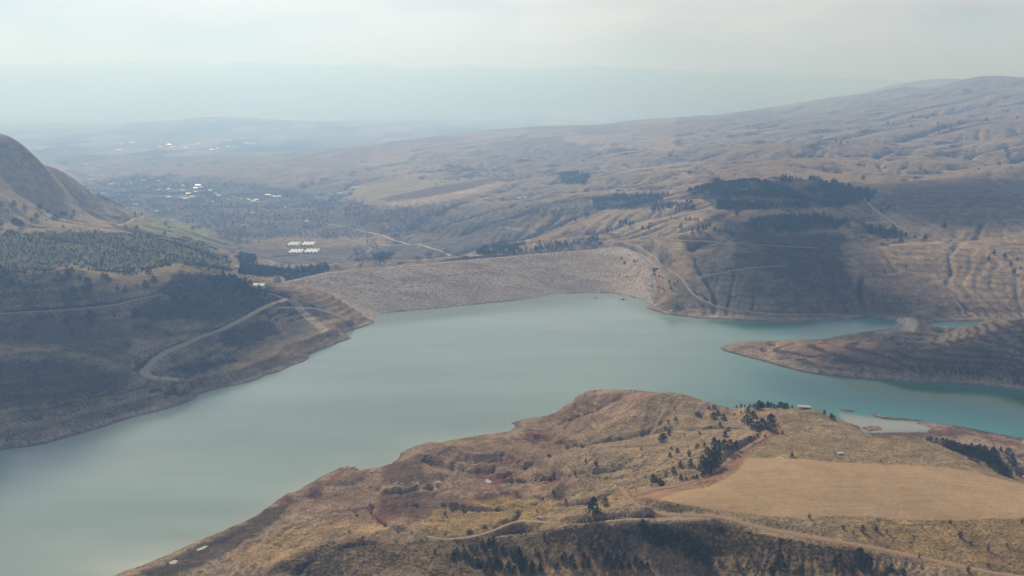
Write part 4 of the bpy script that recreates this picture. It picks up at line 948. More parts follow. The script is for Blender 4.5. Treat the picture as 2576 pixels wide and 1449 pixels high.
# right side
rt = crop_px([(1070,70,40),(1130,50,45),(1190,65,30),(1250,310,60),(1255,355,45),(1295,305,40),(1480,330,50),(1130,350,30),(1385,320,30),(1200,240,30),(1660,230,60),(1300,590,30),(1690,360,20),(2130,470,40),(2320,650,40),(2380,610,25),(2290,580,40),(2080,535,50),(2230,510,50),(2350,530,30),(1720,350,22)], 3000, 800, 2.415)
put(rt, 'pine', 'pine_tree', 'single dark pine on the sunlit tan slopes at the right beyond the lake', 'pine', 'single pines on the right slopes', 1.2, 3, 18)
ru = crop_px([(1365,630,25),(1500,640,25),(1600,690,20),(1800,685,20),(1690,605,15),(2060,660,25),(1670,725,25),(1715,710,20),(640,865,25),(685,870,20),(750,870,20),(885,775,25),(490,870,15),(720,830,18),(770,825,18),(1350,720,25),(2260,575,20),(2260,1010,50),(2245,950,40),(2180,1080,35),(2300,1045,15),(2340,800,25),(1695,990,20),(1830,835,18),(1870,830,18),(1430,800,15),(1285,805,12),(1700,1095,20),(2295,1110,18),(1480,1140,25),(895,1215,40),(1100,1110,20),(1985,1120,15),(2350,640,22),(2220,580,15),(1130,690,22),(1180,690,16),(1920,985,16),(1610,770,16),(1730,740,14)], 3000, 200, 2.415)
put(ru, 'oak', 'upland_tree', 'tiny dark tree dotted over the hazy farmland rising at the upper right', 'tree', 'trees on the upper right farmland', 1.2, 4, 20)
dmt = crop_px([(1030,520,50),(1060,560,40),(1150,545,50),(1180,540,30),(1250,455,20),(1340,670,50),(1390,680,30),(1480,740,60),(1500,800,70),(1530,760,70),(1080,690,30),(1230,700,25),(1320,770,30),(1420,700,30),(1100,490,22),(1560,740,40),(1430,800,30),(1390,780,30)], 2000, 800, 2.415)
put(dmt, 'shrub', 'leafless_shrub', 'brown bush rooted among the pink rocks at the right end of the dam', 'shrub', 'bushes among the rocks at the dam end', 0.7, 2.5, 10)
dt2 = crop_px([(260,450,12),(290,120,30),(400,110,30),(440,105,25),(310,90,22),(700,120,60),(600,160,35),(720,105,40),(590,100,25),(1020,180,40),(1070,190,60),(1110,210,60),(1140,190,40),(550,70,15),(1230,240,40),(1290,240,40),(900,260,40),(940,250,30),(1640,150,35),(1680,150,35),(1720,150,30),(1750,150,30),(1590,230,60),(1700,280,45),(1760,270,60),(1800,250,60),(1830,240,50),(1860,215,50),(1910,260,50),(1960,270,50),(2010,270,45),(2060,280,45),(2100,285,35),(2120,100,50),(1500,130,20),(1540,135,20),(1560,140,18)], 2000, 800, 2.415)
put(dt2, 'pine', 'pine_tree', 'dark green pine on the tan slope above the right end of the dam', 'pine', 'pines above the right end of the dam', 1.25, 3, 18)

# woods: past counting, one object each
def scatter(mask, spacing, kinds, hr, name, mat, seed, wide=1.0, cap=9000, thin=1):
    g = np.random.default_rng(seed)
    dl = np.gradient(LR)[:, None]; area = RR*RR*dl*0.0015
    lam = mask*area/spacing**2*(D > 4); cnt = g.poisson(np.clip(lam, 0, 3)); ii, jj = np.nonzero(cnt)
    rep = cnt[ii, jj]; ii = np.repeat(ii, rep); jj = np.repeat(jj, rep)
    if len(ii) > cap: s_ = g.choice(len(ii), cap, False); ii, jj = ii[s_], jj[s_]
    x = X[ii, jj]+g.uniform(-.5, .5, len(ii))*RR[ii, jj]*0.0015; y = Y[ii, jj]+g.uniform(-.5, .5, len(ii))*RR[ii, jj]*0.003
    z = HZ(x, y); cs, fs = [], []; off = 0
    vid_ = g.integers(0, len(kinds), len(x))
    for v, (co, f) in enumerate(kinds):
        s_ = np.nonzero(vid_ == v)[0]
        if len(s_) == 0: continue
        h = g.uniform(hr[0], hr[1], len(s_)); a = g.uniform(0, 6.28, len(s_)); w_ = h*wide*g.uniform(.85, 1.2, len(s_))
        cx_ = co[None, :, 0]*np.cos(a)[:, None]-co[None, :, 1]*np.sin(a)[:, None]; cy_ = co[None, :, 0]*np.sin(a)[:, None]+co[None, :, 1]*np.cos(a)[:, None]
        P3 = np.stack([cx_*w_[:, None]+x[s_, None], cy_*w_[:, None]+y[s_, None], co[None, :, 2]*h[:, None]+z[s_, None]-0.1], -1)
        cs.append(P3.reshape(-1, 3)); fs.append((f[None]+(np.arange(len(s_))*len(co))[:, None, None]+off).reshape(-1, 3)); off += len(s_)*len(co)
    if not cs: return None
    o = mesh_np(name, np.concatenate(cs), np.concatenate(fs), mat); tag(o, kind='stuff'); print('STUFF', name, len(x)); return o
far_pine = [clumps(26, ovoid(0.30, 0.9, 0.08, 0.35, 0.75), 0.15, 500+i) for i in range(4)]
far_bare = [clumps(22, ovoid(0.42, 0.85, 0.12, 0.4, 0.3), 0.15, 520+i) for i in range(4)]
low_scr = [clumps(6, ovoid(0.5, 0.6, 0.05, 0.6, 0.4), 0.34, 540+i) for i in range(5)]
def polymask(polys, soft=3, w=1.0):
    m = np.zeros(Z.shape)
    for q in polys: m = np.maximum(m, mask_px(PX, PY_, q, soft, wobf*w))
    return m
gaps = sstep(-0.25, 0.05, fbm(X, Y, 110, 4, 88))
lines = np.zeros(Z.shape)
for q in ([(60,676),(30,640),(0,620)], [(90,628),(180,612),(270,600),(205,612)], [(360,672),(420,640),(500,600),(540,585)], [(230,613),(150,592),(100,583)], [(370,603),(440,596),(500,592)], [(600,650),(560,656),(480,690)]):
    lines = np.maximum(lines, 1-sstep(1.2, 3.0, segdist(PX, PY_, q, False)))
scatter(polymask([[(-200,588),(100,584),(250,583),(330,590),(400,594),(480,600),(540,622),(580,650),(592,684),(530,690),(450,664),(330,694),(258,688),(187,668),(80,688),(-200,700)]])*(1-lines), 7.0, far_pine, (2.6, 4.4), 'pine_wood', M_PINE, 1, 1.4, 6500)
scatter(polymask([[(450,690),(560,690),(620,712),(668,738),(660,760),(580,775),(500,760),(430,745),(400,735),(470,720)]], 6)*sstep(-0.3, 0.1, fbm(X, Y, 60, 3, 89)), 6.5, far_pine+far_bare, (5, 9), 'mixed_wood', M_BARE, 2, 1.2, 3000)
scatter(polymask([[(520,705),(570,698),(640,720),(668,742),(640,752),(560,740)],[(600,690),(640,672),(700,680),(760,678),(820,672),(832,680),(780,690),(700,694)],[(600,640),(640,648),(645,690),(612,690)]], 2.5), 6.0, far_pine, (7, 12), 'pine_wood', M_PINE, 3, 1.2, 1500)
scatter(polymask([[(1730,482),(1800,458),(1840,460),(1900,452),(2050,452),(2080,462),(2140,470),(2205,480),(2190,508),(2110,515),(2040,524),(1940,522),(1880,530),(1810,528),(1800,510),(1850,500),(1790,498)], [(2145,552),(2180,560),(2230,575),(2272,592),(2255,600),(2190,588)]], 3)*gaps, 7.0, far_pine, (8, 13), 'pine_wood', M_PINE, 4, 1.15, 6500)
scatter(polymask([[(1490,505),(1560,490),(1640,486),(1680,492),(1650,508),(1560,528),(1500,522)], [(1640,515),(1740,508),(1745,525),(1680,540),(1640,535)], [(1410,440),(1450,430),(1482,445),(1470,463),(1425,460)], [(1200,640),(1215,625),(1380,615),(1500,602),(1500,612),(1400,628),(1250,645)], [(1870,562),(1930,548),(2080,542),(2130,553),(2140,570),(1990,578),(1900,580)], [(940,640),(985,625),(990,640),(965,660),(940,662)]], 3)*sstep(-0.35, 0, fbm(X, Y, 70, 4, 90)), 7.0, far_pine, (6, 11), 'pine_wood', M_PINE, 5, 1.15, 4500)
scatter(polymask([[(210,470),(350,440),(560,455),(760,480),(820,500),(960,520),(960,585),(900,596),(700,598),(600,618),(520,575),(380,535),(290,520)], [(960,590),(900,560),(1000,520),(1150,550),(1000,600)], [(880,650),(900,620),(940,610),(985,650),(960,668),(900,668)], [(1000,520),(1250,530),(1500,520),(1480,545),(1250,575),(1050,590)], [(1100,460),(1170,425),(1270,430),(1290,445),(1200,443)]], 8, 1.0)*sstep(-0.25, 0.15, fbm(X, Y, 140, 4, 87)), 13.0, far_bare, (5, 9), 'leafless_wood', M_BARE, 6, 1.1, 14000)
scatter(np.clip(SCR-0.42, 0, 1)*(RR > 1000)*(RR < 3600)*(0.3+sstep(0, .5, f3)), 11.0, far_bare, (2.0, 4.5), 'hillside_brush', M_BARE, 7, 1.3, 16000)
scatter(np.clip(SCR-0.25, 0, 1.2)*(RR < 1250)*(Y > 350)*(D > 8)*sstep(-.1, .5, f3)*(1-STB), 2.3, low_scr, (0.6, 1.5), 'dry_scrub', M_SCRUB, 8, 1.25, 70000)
# ------------------------------------------------------------------ built things
M_WHITE = simple('white_sheet_roof', (0.60, 0.62, 0.63), 0.1, 0.2, 0.35)
M_GREYR = simple('grey_sheet_roof', (0.50, 0.51, 0.52), 0.15, 0.2, 0.5)
M_REDR = simple('red_roof', (0.34, 0.15, 0.10), 0.2, 0.3, 0.8)
M_WALLP = simple('plaster_wall', (0.46, 0.43, 0.38), 0.2, 0.3, 0.9)
M_FILM = simple('greenhouse_film', (0.80, 0.81, 0.79), 0.05, 0.3, 0.5)
M_FILM2 = simple('greenhouse_end_film', (0.30, 0.30, 0.28), 0.08, 0.3, 0.5)
M_CONC = simple('concrete', (0.42, 0.40, 0.37), 0.2, 0.4, 0.9, 0.1)
M_GLASS = simple('window_glass', (0.04, 0.05, 0.06), 0.1, 0.3, 0.15)
M_DARK = simple('dark_rubber', (0.03, 0.03, 0.03), 0.2, 1, 0.8)
M_STEEL = simple('weathered_steel', (0.22, 0.21, 0.21), 0.2, 1, 0.6)
M_WOOD = simple('weathered_wood', (0.15, 0.12, 0.09), 0.3, 1, 0.9)
M_ROCK = simple('pale_boulder', (0.36, 0.31, 0.26), 0.4, 0.8, 0.95, 0.2)
M_CARW = simple('white_car_paint', (0.72, 0.73, 0.74), 0.03, 1, 0.3)
M_CARD = simple('grey_car_paint', (0.16, 0.17, 0.19), 0.03, 1, 0.3)

def boxv(x0, x1, y0, y1, z0, z1):
    v = [(x, y, z) for x in (x0, x1) for y in (y0, y1) for z in (z0, z1)]
    return v, [(0,1,3,2),(4,6,7,5),(0,4,5,1),(2,3,7,6),(0,2,6,4),(1,5,7,3)]
class MB:
    def __init__(s): s.v, s.f = [], []
    def add(s, v, f): o = len(s.v); s.v += list(v); s.f += [tuple(i+o for i in q) for q in f]; return s
    def box(s, *a): return s.add(*boxv(*a))
    def mesh(s, name, mat):
        me = bpy.data.meshes.new(name); me.from_pydata(s.v, [], s.f); me.update(); me.materials.append(mat); return me
def link(name, me, parent=None):
    o = bpy.data.objects.new(name, me); C.objects.link(o); o.parent = parent; return o
def empty(name, loc, rz=0, label=None, cat=None, group=None):
    o = bpy.data.objects.new(name, None); C.objects.link(o); o.location = loc; o.rotation_euler = (0, 0, rz); tag(o, label, cat, group); return o

# --- greenhouses: four blocks of four arched bays
def greenhouse(fl, fr, bl, label):
    p = np.array([P(fl[0], fl[1], GHZ), P(fr[0], fr[1], GHZ), P(bl[0], bl[1], GHZ)])
    base = p[0]; ux = p[1][:2]-p[0][:2]; W_ = np.hypot(*ux); Lg = 50.0; ang = 0.035
    ux = np.array([math.cos(ang), math.sin(ang)]); z0 = GHZ-0.1
    r = empty('greenhouse', (base[0], base[1], z0), math.atan2(ux[1], ux[0]), label, 'greenhouse', 'arched white greenhouses on the terrace')
    bw = W_/4; n_ = 12; eave = 2.4; hh_ = 4.4; gp_ = 0.6
    for b in range(4):
        arc = [(bw*b+gp_/2+(bw-gp_)*i/n_, eave+hh_*math.sin(math.pi*i/n_)**0.8) for i in range(n_+1)]
        m = MB(); v = [(x, 0.0, z) for x, z in arc]+[(x, Lg, z) for x, z in arc]
        m.add(v, [(i, i+1, n_+2+i, n_+1+i) for i in range(n_)])
        if b == 0: m.add([(0,0,0),(0,Lg,0),(0,Lg,eave),(0,0,eave)], [(0,1,2,3)])
        if b == 3: m.add([(W_,0,0),(W_,Lg,0),(W_,Lg,eave),(W_,0,eave)], [(0,1,2,3)])
        link('roof_bay', m.mesh('roof_bay', M_FILM), r)
        if b:
            gt = MB(); gt.box(bw*b-gp_/2, bw*b+gp_/2, 0.3, Lg-0.3, 0, eave-0.3); link('gutter', gt.mesh('gutter', M_STEEL), r)
        for yy in (0.0, Lg):
            e = MB(); e.add([(x, yy, z-0.03) for x, z in arc]+[(bw*(b+1)-gp_/2, yy, 0), (bw*b+gp_/2, yy, 0)], [tuple(range(n_+3))]); link('end_wall', e.mesh('end_wall', M_FILM2), r)
    return r
def c7(a, b): return ((900+a/3.6225)*0.644, (850+b/3.6225)*0.644)
greenhouse(c7(790,412), c7(948,408), c7(752,385), 'white arched greenhouse block, the back left one of the four')
greenhouse(c7(988,410), c7(1172,405), c7(965,385), 'white arched greenhouse block, the back right one of the four')
greenhouse(c7(800,519), c7(992,516), c7(775,470), 'white arched greenhouse block, the front left one of the four')
greenhouse(c7(1020,514), c7(1228,508), c7(1000,465), 'white arched greenhouse block, the front right one of the four')

# --- houses
def house_proto(wd, dp, ht, rh, roofm, wallm, windows=True, hip=False):
    w = MB(); w.box(-wd/2, wd/2, -dp/2, dp/2, -2.0, ht)
    rf = MB(); o_ = 0.7; x0, x1, y0, y1 = -wd/2-o_, wd/2+o_, -dp/2-o_, dp/2+o_; ins = dp*0.5 if hip else 0
    z0 = ht+0.02
    rf.add([(x0,y0,z0),(x1,y0,z0),(x1,y1,z0),(x0,y1,z0),(x0+ins,0,z0+rh),(x1-ins,0,z0+rh)], [(0,1,5,4),(2,3,4,5),(0,4,3),(1,2,5),(0,3,2,1)])
    ws = []
    if windows:
        for yy, s in ((-dp/2-0.04, -1), (dp/2+0.04, 1)):
            for q in range(2):
                cx_ = (q-0.5)*wd*0.5; m = MB(); m.box(cx_-0.7, cx_+0.7, min(yy, yy-s*0.06), max(yy, yy-s*0.06), ht*0.35, ht*0.35+1.3); ws.append(m.mesh('window', M_GLASS))
    return (w.mesh('wall', wallm), rf.mesh('roof', roofm), ws, wd)
HP = {'white': [house_proto(14, 10, 4.5, 2.6, M_WHITE, M_WALLP), house_proto(18, 11, 5.5, 2.8, M_WHITE, M_WALLP, True, True)],
      'long': [house_proto(34, 13, 4.5, 2.6, M_WHITE, M_WALLP)], 'grey': [house_proto(15, 10, 5, 2.6, M_GREYR, M_WALLP)],
      'red': [house_proto(13, 10, 5.5, 3.0, M_REDR, M_WALLP, True, True)], 'redlong': [house_proto(40, 12, 4, 2.6, M_REDR, M_WALLP)]}
def house(kind, px, py, wpx, label, group=None, cat='house', name='house', rz=None):
    p = cast([px], [py])[0]
    if np.isnan(p[0]): return
    me_w, me_r, ws, wd0 = random.choice(HP[kind]); dist = math.hypot(p[0], p[1])
    s = min(max(0.85*wpx*dist/FW/wd0, 0.5), 5.0)
    r = empty(name, (p[0], p[1], p[2]-0.2), rz if rz is not None else math.radians(random.choice([-12, 0, 8, 15, -20])), label, cat, group)
    r.scale = (s, min(s, 1.6), 0.75+0.25*min(s, 2.0))
    link('wall', me_w, r); link('roof', me_r, r)
    if dist < 4200:
        for w_ in ws: link('window', w_, r)
    return r
def cA(a, b, w): return ((a/1.8386)*0.644, (400+b/1.8386)*0.644, w/1.8386*0.644)
GV = 'white-roofed houses among the leafless trees of the village'
for a in [(1300,688,22),(1330,678,18),(1315,604,25),(1315,638,25),(1410,648,30),(1445,613,25),(1510,638,30),(1565,632,14),(1570,675,30),(1495,718,20),(1530,722,25),(1145,632,25),(1210,628,22),(1300,570,20),(1355,660,30),(1550,660,20),(1700,690,20),(1385,748,14),(1405,620,30),(1640,700,20),(1765,790,18),(1225,775,18),(1815,800,28),(1790,705,30),(1840,705,30),(1820,718,40),(1730,700,18),(1860,722,24)]:
    house(random.choice(['white', 'white', 'grey']), *cA(*a), 'small pale-roofed house in the cluster at the heart of the village below the hills', GV)
for a, l, kd in [((1215,686,35),'bright white rounded roof standing alone just left of the village centre','white'), ((1425,600,38),'bright white roof topmost in the village cluster','white'), ((1380,682,48),'long white roof in the middle of the village','long'), ((1335,694,48),'long white roof left of centre, lowest of the middle row of the village','long'),
    ((1665,682,35),'white long roof just right of the village centre','long'), ((975,738,42),'white long shed at the left edge of the village near the hill foot','long'), ((740,660,26),'white roof at the foot of the steep left hill','white'), ((872,712,14),'tiny white house between the hill foot and the long white shed','white'),
    ((1925,668,48),'large white roof on the right side of the village','long'), ((1960,680,34),'white roof just below the large roof on the right side of the village','white'), ((2005,680,34),'rightmost white roof of the village row on the right side','white'), ((1925,792,28),'house with a red hip roof among trees at the right of the village','red'), ((1875,770,26),'house with a reddish roof a little left of the red hip roofed one','red'),
    ((2050,758,22),'white house alone beside the pale track right of the village','white'), ((2200,862,26),'white roofed house beside the gravel road above the terrace','white'), ((1750,890,30),'white roof in the leafless wood left above the greenhouses','long'), ((1620,886,22),'pale roof in the wood at the end of the meadow tongue','grey'), ((1125,787,26),'pale roof in the wood behind the meadow tongue','grey'),
    ((2378,668,26),'white house in the trees below the striped fields','white'), ((2440,660,36),'grey house in the trees right of the white one below the striped fields','grey'), ((1135,568,24),'white roof at the upper left of the village under the dark knoll','white'), ((1030,564,22),'small pale house left of the dark knoll','grey'), ((805,592,26),'pale roof on the valley floor left of the short pale road','grey'), ((740,537,22),'small pale house below the looping pale road','white'), ((655,562,38),'low long roof on the valley floor near the steep hill','long'), ((615,450,28),'white roof on the valley floor left above the looping road','white')]:
    house(kd, *cA(*a), l)
GP = 'far roofs scattered on the hazy plain'
for a in [(905,317,14),(950,290,40),(1215,306,40),(1320,320,16),(855,344,30),(740,344,18),(1150,322,50),(1240,322,40),(1340,327,40),(1780,295,70),(1665,274,18),(1735,259,20),(480,349,26),(295,337,50),(560,407,12),(780,392,12),(810,405,16),(1075,389,14),(400,305,16),(1880,290,14),(1430,300,22),(1390,310,26),(690,350,16),(1520,342,26),(1560,335,22),(870,300,18),(1035,345,20),(1250,345,18),(1640,318,26),(1820,300,40),(1700,330,20)]:
    house(random.choice(['white', 'long', 'grey']), *cA(*a), 'faint pale roof far out on the hazy plain beyond the low ridge', GP)
def cB(a, b, w, ox=1000, oy=200, s=2.415): return ((ox+a/s)*0.644, (oy+b/s)*0.644, w/s*0.644)
GC = 'pale buildings of the distant town in the haze'
town = [cA(*a) for a in [(20,149,45),(110,154,55),(410,104,28),(285,145,12),(1950,195,40),(1985,197,50),(1925,167,30),(2180,132,34),(2180,147,28),(2250,137,30),(2130,54,70),(2240,54,50),(2350,52,30),(2100,122,25),(2560,90,40),(500,100,30),(620,98,40),(700,105,30),(850,95,25),(150,110,30),(60,105,30),(240,112,40),(330,108,24)]]
town += [cB(*a) for a in [(965,600,50),(200,742,60),(90,702,40),(180,695,50),(400,662,40),(470,672,40),(540,642,40),(500,627,30),(600,632,40),(620,650,30),(660,627,20),(1110,620,45),(1185,612,24),(1025,642,24),(390,552,120),(730,550,30),(650,547,60),(865,617,30),(1280,552,25),(1320,557,20),(10,607,24),(125,592,18),(205,557,18),(300,702,40),(340,682,24),(150,662,24),(60,642,30),(320,632,24),(250,650,30),(440,650,30),(570,660,30),(700,640,26),(780,650,24),(230,610,24),(280,590,30),(420,610,26),(1240,620,20),(930,640,20)]]
town += [cB(*a, 2000, 200) for a in [(1185,494,22),(1255,507,32),(1295,500,30),(1365,505,30),(1405,494,24),(1455,492,16),(685,544,22),(760,537,28),(885,535,28),(800,522,30),(60,542,34),(730,527,24),(640,540,18),(830,545,20)]]
for a in town: house(random.choice(['white', 'long', 'white', 'grey']), *a, 'tiny pale building of the distant town dissolving in the haze', GC, 'building', 'town_building')
house('long', *cB(1620,566,70), 'long white roof alone on the hazy plain right of the distant town', None, 'building', 'town_building')
house('long', *cB(1890,510,50), 'white roof farthest right in the haze above the lone long roof', None, 'building', 'town_building')
# blocks of flats far away
blk = MB(); blk.box(-1, 1, -0.5, 0.5, -0.3, 1).f; blkm = blk.mesh('tower_block', simple('far_block_wall', (0.42, 0.43, 0.44), 0.1, 0.1, 0.9))
for i in range(26):
    a = cA(random.choice([150+random.uniform(-60, 60), 250+random.uniform(-40, 60), 1020+random.uniform(-50, 80), 1130+random.uniform(-30, 30)]), random.uniform(95, 118), 10)
    p = cast([a[0]], [a[1]])[0]
    if np.isnan(p[0]): continue
    o = link('tower_block', blkm); o.location = p; s_ = random.uniform(18, 34); o.scale = (s_, 14, random.uniform(28, 52)); tag(o, 'grey block of flats barely visible in the haze left of the distant town', 'tower block', 'blocks of flats in the haze')
# houses on the right side
def cC(a, b, w): return ((1000+a/1.61)*0.644, (400+b/1.61)*0.644, w/1.61*0.644)
for a, l, kd in [((1443,612,32),'white house with pitched roof beside the dark grove under the striped fields','white'), ((1655,607,38),'white long roof at the left of the pair above the terraced fields','long'), ((1690,604,26),'white roof at the right of the pair above the terraced fields','white'), ((1180,648,34),'large house with reddish roof left of the grove under the striped fields','red'), ((1205,656,22),'small pale house just right of the reddish roofed one','grey'),
    ((75,586,36),'pale long roof left of the striped fields by the village','long'), ((135,597,50),'long pale roof next to the village right of the pale long roof','long'), ((185,667,18),'white house alone right of the village trees','white'), ((318,756,22),'small white house beside the narrow road above the greenhouses','white'), ((625,540,60),'row-like long pale roof at the left tip of the tan field','long'), ((2475,762,24),'small white building on the knoll above the right end of the dam','white'), ((2040,460,12),'white roof showing inside the small dark grove on the hill','white')]:
    house(kd, *cC(*a), l)
house('white', *cB(230,1170,9,3000,200), 'tiny white hut on the ridge path above the large pine wood', None, 'hut', 'hut', 0)
for a, l in [((1035,706,18),'small pale farm building on the plateau field edge, the left one'), ((1475,653,28),'small pale farm building on the plateau field edge, the right one')]: house('grey', *cB(*a, 2000, 200), l)
house('redlong', (870)*0.644*1.0, 996*0.644, 34, 'long low building with red roof between the pine slope and the greenhouses', None, 'building', 'farm_building', 0.05)
house('red', 925*0.644, 1003*0.644, 14, 'house with red roof by the dark conifers left of the greenhouses')
house('white', 948*0.644, 1013*0.644, 9, 'small white house left of the tall dark conifers')
house('white', 974*0.644, 1040*0.644, 12, 'white shed in front of the tall dark conifers')
house('grey', 930*0.644, 1050*0.644, 8, 'little grey shed at the left of the conifers')
rr = house('long', 1004*0.644, 1121*0.644, 46, 'long bright white roof at the left end of the dam', None, 'building', 'storage_shed', -0.08)

# --- spillway shaft: half ring of concrete at the left end of the dam
p = cast([c7(670,928)[0]], [c7(670,928)[1]])[0]
sp_root = empty('spillway_tower', tuple(p), 0, 'round concrete tower shell standing at the left end of the dam', 'tower')
m = MB(); n_ = 28; rO, rI, ht = 7.0, 6.2, 13.0
v = []; 
for i in range(n_+1):
    a = math.radians(-20+220*i/n_)
    for r_ in (rO, rI):
        for z_ in (-2, ht-3.0*abs(i-n_/2)/(n_/2)): v.append((r_*math.cos(a), r_*math.sin(a), z_))
f = []
for i in range(n_):
    a, b = i*4, i*4+4
    f += [(a, b, b+1, a+1), (a+2, a+3, b+3, b+2), (a+1, b+1, b+3, a+3)]
f += [(0,1,3,2), (n_*4, n_*4+2, n_*4+3, n_*4+1)]
m.add(v, f); link('shell', m.mesh('shell', M_CONC), sp_root)
m = MB(); m.box(-7.5, 7.5, -7.5, 7.5, -2.5, 0.6); link('base', m.mesh('base', M_CONC), sp_root)

# --- dam crest road and parapets
Gc = G[nv+2:nv+4]; kerb = np.stack([Gc[0]+(Gc[1]-Gc[0])*t+np.array([0, 0, 0.12]) for t in (0.08, 0.92)])
i_ = np.arange(2*NU).reshape(2, NU); crest = mesh_np('crest_road', kerb.reshape(-1, 3), quads(i_)[:, ::-1], simple('crest_asphalt', (0.20, 0.185, 0.17), 0.15, 0.3, 0.95), True, dam_root)

# --- vehicles
def car(px, py, rz, label, mat, group, van=False):
    p = cast([px], [py])[0]
    L, Wd, Hh = (5.4, 2.0, 2.2) if van else (4.4, 1.8, 1.45)
    r = empty('parked_van' if van else 'parked_car', (p[0], p[1], p[2]+0.6), rz, label, 'van' if van else 'car', group)
    m = MB(); prof_ = ([(0,.35),(L,.35),(L,1.2),(L*.82,1.35),(L*.74,Hh),(0.1,Hh),(0,1.3)] if van else [(0,.3),(L,.3),(L,.8),(L*.76,.95),(L*.62,Hh),(L*.25,Hh),(L*.08,.98),(0,.9)])
    n_ = len(prof_); v = [(x-L/2, s*Wd/2, z) for s in (-1, 1) for x, z in prof_]
    m.add(v, [tuple(range(n_))[::-1], tuple(range(n_, 2*n_))]+[(i, (i+1) % n_, n_+(i+1) % n_, n_+i) for i in range(n_)]); link('body', m.mesh('body', mat), r)
    g_ = MB(); g_.box(-L*.22, L*.1, -Wd/2-.01, Wd/2+.01, Hh*.68, Hh*.93); link('windows', g_.mesh('windows', M_GLASS), r)
    for sx in (-.32, .32):
        for sy in (-1, 1):
            w_ = MB(); v = []
            for yy in (0, 0.2):
                for i in range(10): a = 6.283*i/10; v.append((sx*L+.33*math.cos(a), sy*(Wd/2-.1)+yy*sy*0.5, .33+.33*math.sin(a)))
            w_.add(v, [tuple(range(10)), tuple(range(10, 20))]+[(i, (i+1) % 10, 10+(i+1) % 10, 10+i) for i in range(10)]); link('wheel', w_.mesh('wheel', M_DARK), r)
    return r
def c2(a, b): return ((1000+a/2.415)*0.644, (800+b/2.415)*0.644)
for a, t in [((2033,494),'leftmost'),((2046,495),'second from the left'),((2058,496),'middle'),((2069,496),'second from the right'),((2083,497),'rightmost')]:
    car(*c2(*a), 0.1, 'white car, %s of five parked where gravel road meets dam' % t, M_CARW, 'white cars parked at the dam')
car(*c2(1530,402), -0.3, 'white van standing on the gravel road above the dam', M_CARW, None, True)
car(*c2(1568,406), -0.3, 'dark grey car just right of the white van on the gravel road', M_CARD, None)
car(*((2000+1508/2.415)*0.644, (800+1003/2.415)*0.644), 0.4, 'white car parked alone on the far lake shore near the rocky corner', M_CARW, None)

# --- boats and rafts by the dam
def boat(px, py, L, rz, label, name='rowing_boat', mat=M_CARW, cat='boat'):
    x, y, _ = P(px, py, 0); r = empty(name, (x, y, 0), rz, label, cat)
    m = MB(); n_ = 8; sec = []
    for i in range(n_+1):
        t = i/n_; w_ = L*0.17*math.sin(math.pi*min(1, 0.18+0.82*(1-t))**0.8)+0.05; xx = (t-0.5)*L; up_ = 0.25*t*t
        sec.append([(xx, -w_, .75+up_), (xx, -w_*.6, -.2), (xx, w_*.6, -.2), (xx, w_, .75+up_), (xx, w_*.8, .7+up_), (xx, w_*.5, .1), (xx, -w_*.5, .1), (xx, -w_*.8, .7+up_)])
    v = [q for s in sec for q in s]; f = [(i*8+j, i*8+(j+1) % 8, (i+1)*8+(j+1) % 8, (i+1)*8+j) for i in range(n_) for j in range(8)]+[tuple(range(8)), tuple(range(n_*8, n_*8+8))]
    m.add(v, f); link('hull', m.mesh('hull', mat), r)
    s_ = MB(); s_.box(-.3, .3, -L*.12, L*.12, .45, .55).box(L*.15, L*.15+.4, -L*.1, L*.1, .45, .55); link('bench', s_.mesh('bench', M_WOOD), r)
    return r
def raft(px, py, L, W_, rz, label):
    x, y, _ = P(px, py, 0); r = empty('raft', (x, y, 0), rz, label, 'raft')
    d_ = MB(); d_.box(-L/2, L/2, -W_/2, W_/2, .35, .7); link('deck', d_.mesh('deck', M_STEEL), r)
    for s in (-1, 1):
        f_ = MB(); f_.box(-L/2+.3, L/2-.3, s*W_/2-.5*(s > 0), s*W_/2+.5*(s < 0), -.3, .34); link('float', f_.mesh('float', M_DARK), r)
    h_ = MB(); h_.box(L*.05, L*.4, -W_*.3, W_*.3, .7, 2.4); h_.add([(L*.02,-W_*.36,2.4),(L*.43,-W_*.36,2.4),(L*.43,W_*.36,2.4),(L*.02,W_*.36,2.4),(L*.02,0,2.9),(L*.43,0,2.9)], [(0,1,5,4),(2,3,4,5),(0,4,3),(1,2,5)]); link('cabin', h_.mesh('cabin', M_STEEL), r)
def c6(a, b): return ((2000+a/2.415)*0.644, (800+b/2.415)*0.644)
boat(*c6(750,873), 5.5, 0.3, 'small white boat left of the dark raft near the dam')
raft(*c6(787,878), 6.5, 3.6, -0.1, 'small dark raft right beside the white boat near the dam')
raft(*c6(1035,895), 13, 3.8, 0.12, 'long dark raft floating alone nearer the rocky right corner of the dam')
boat(*c6(1428,1017), 5, 0.1, 'dark boat lying off the far shore tip', 'rowing_boat', M_STEEL)

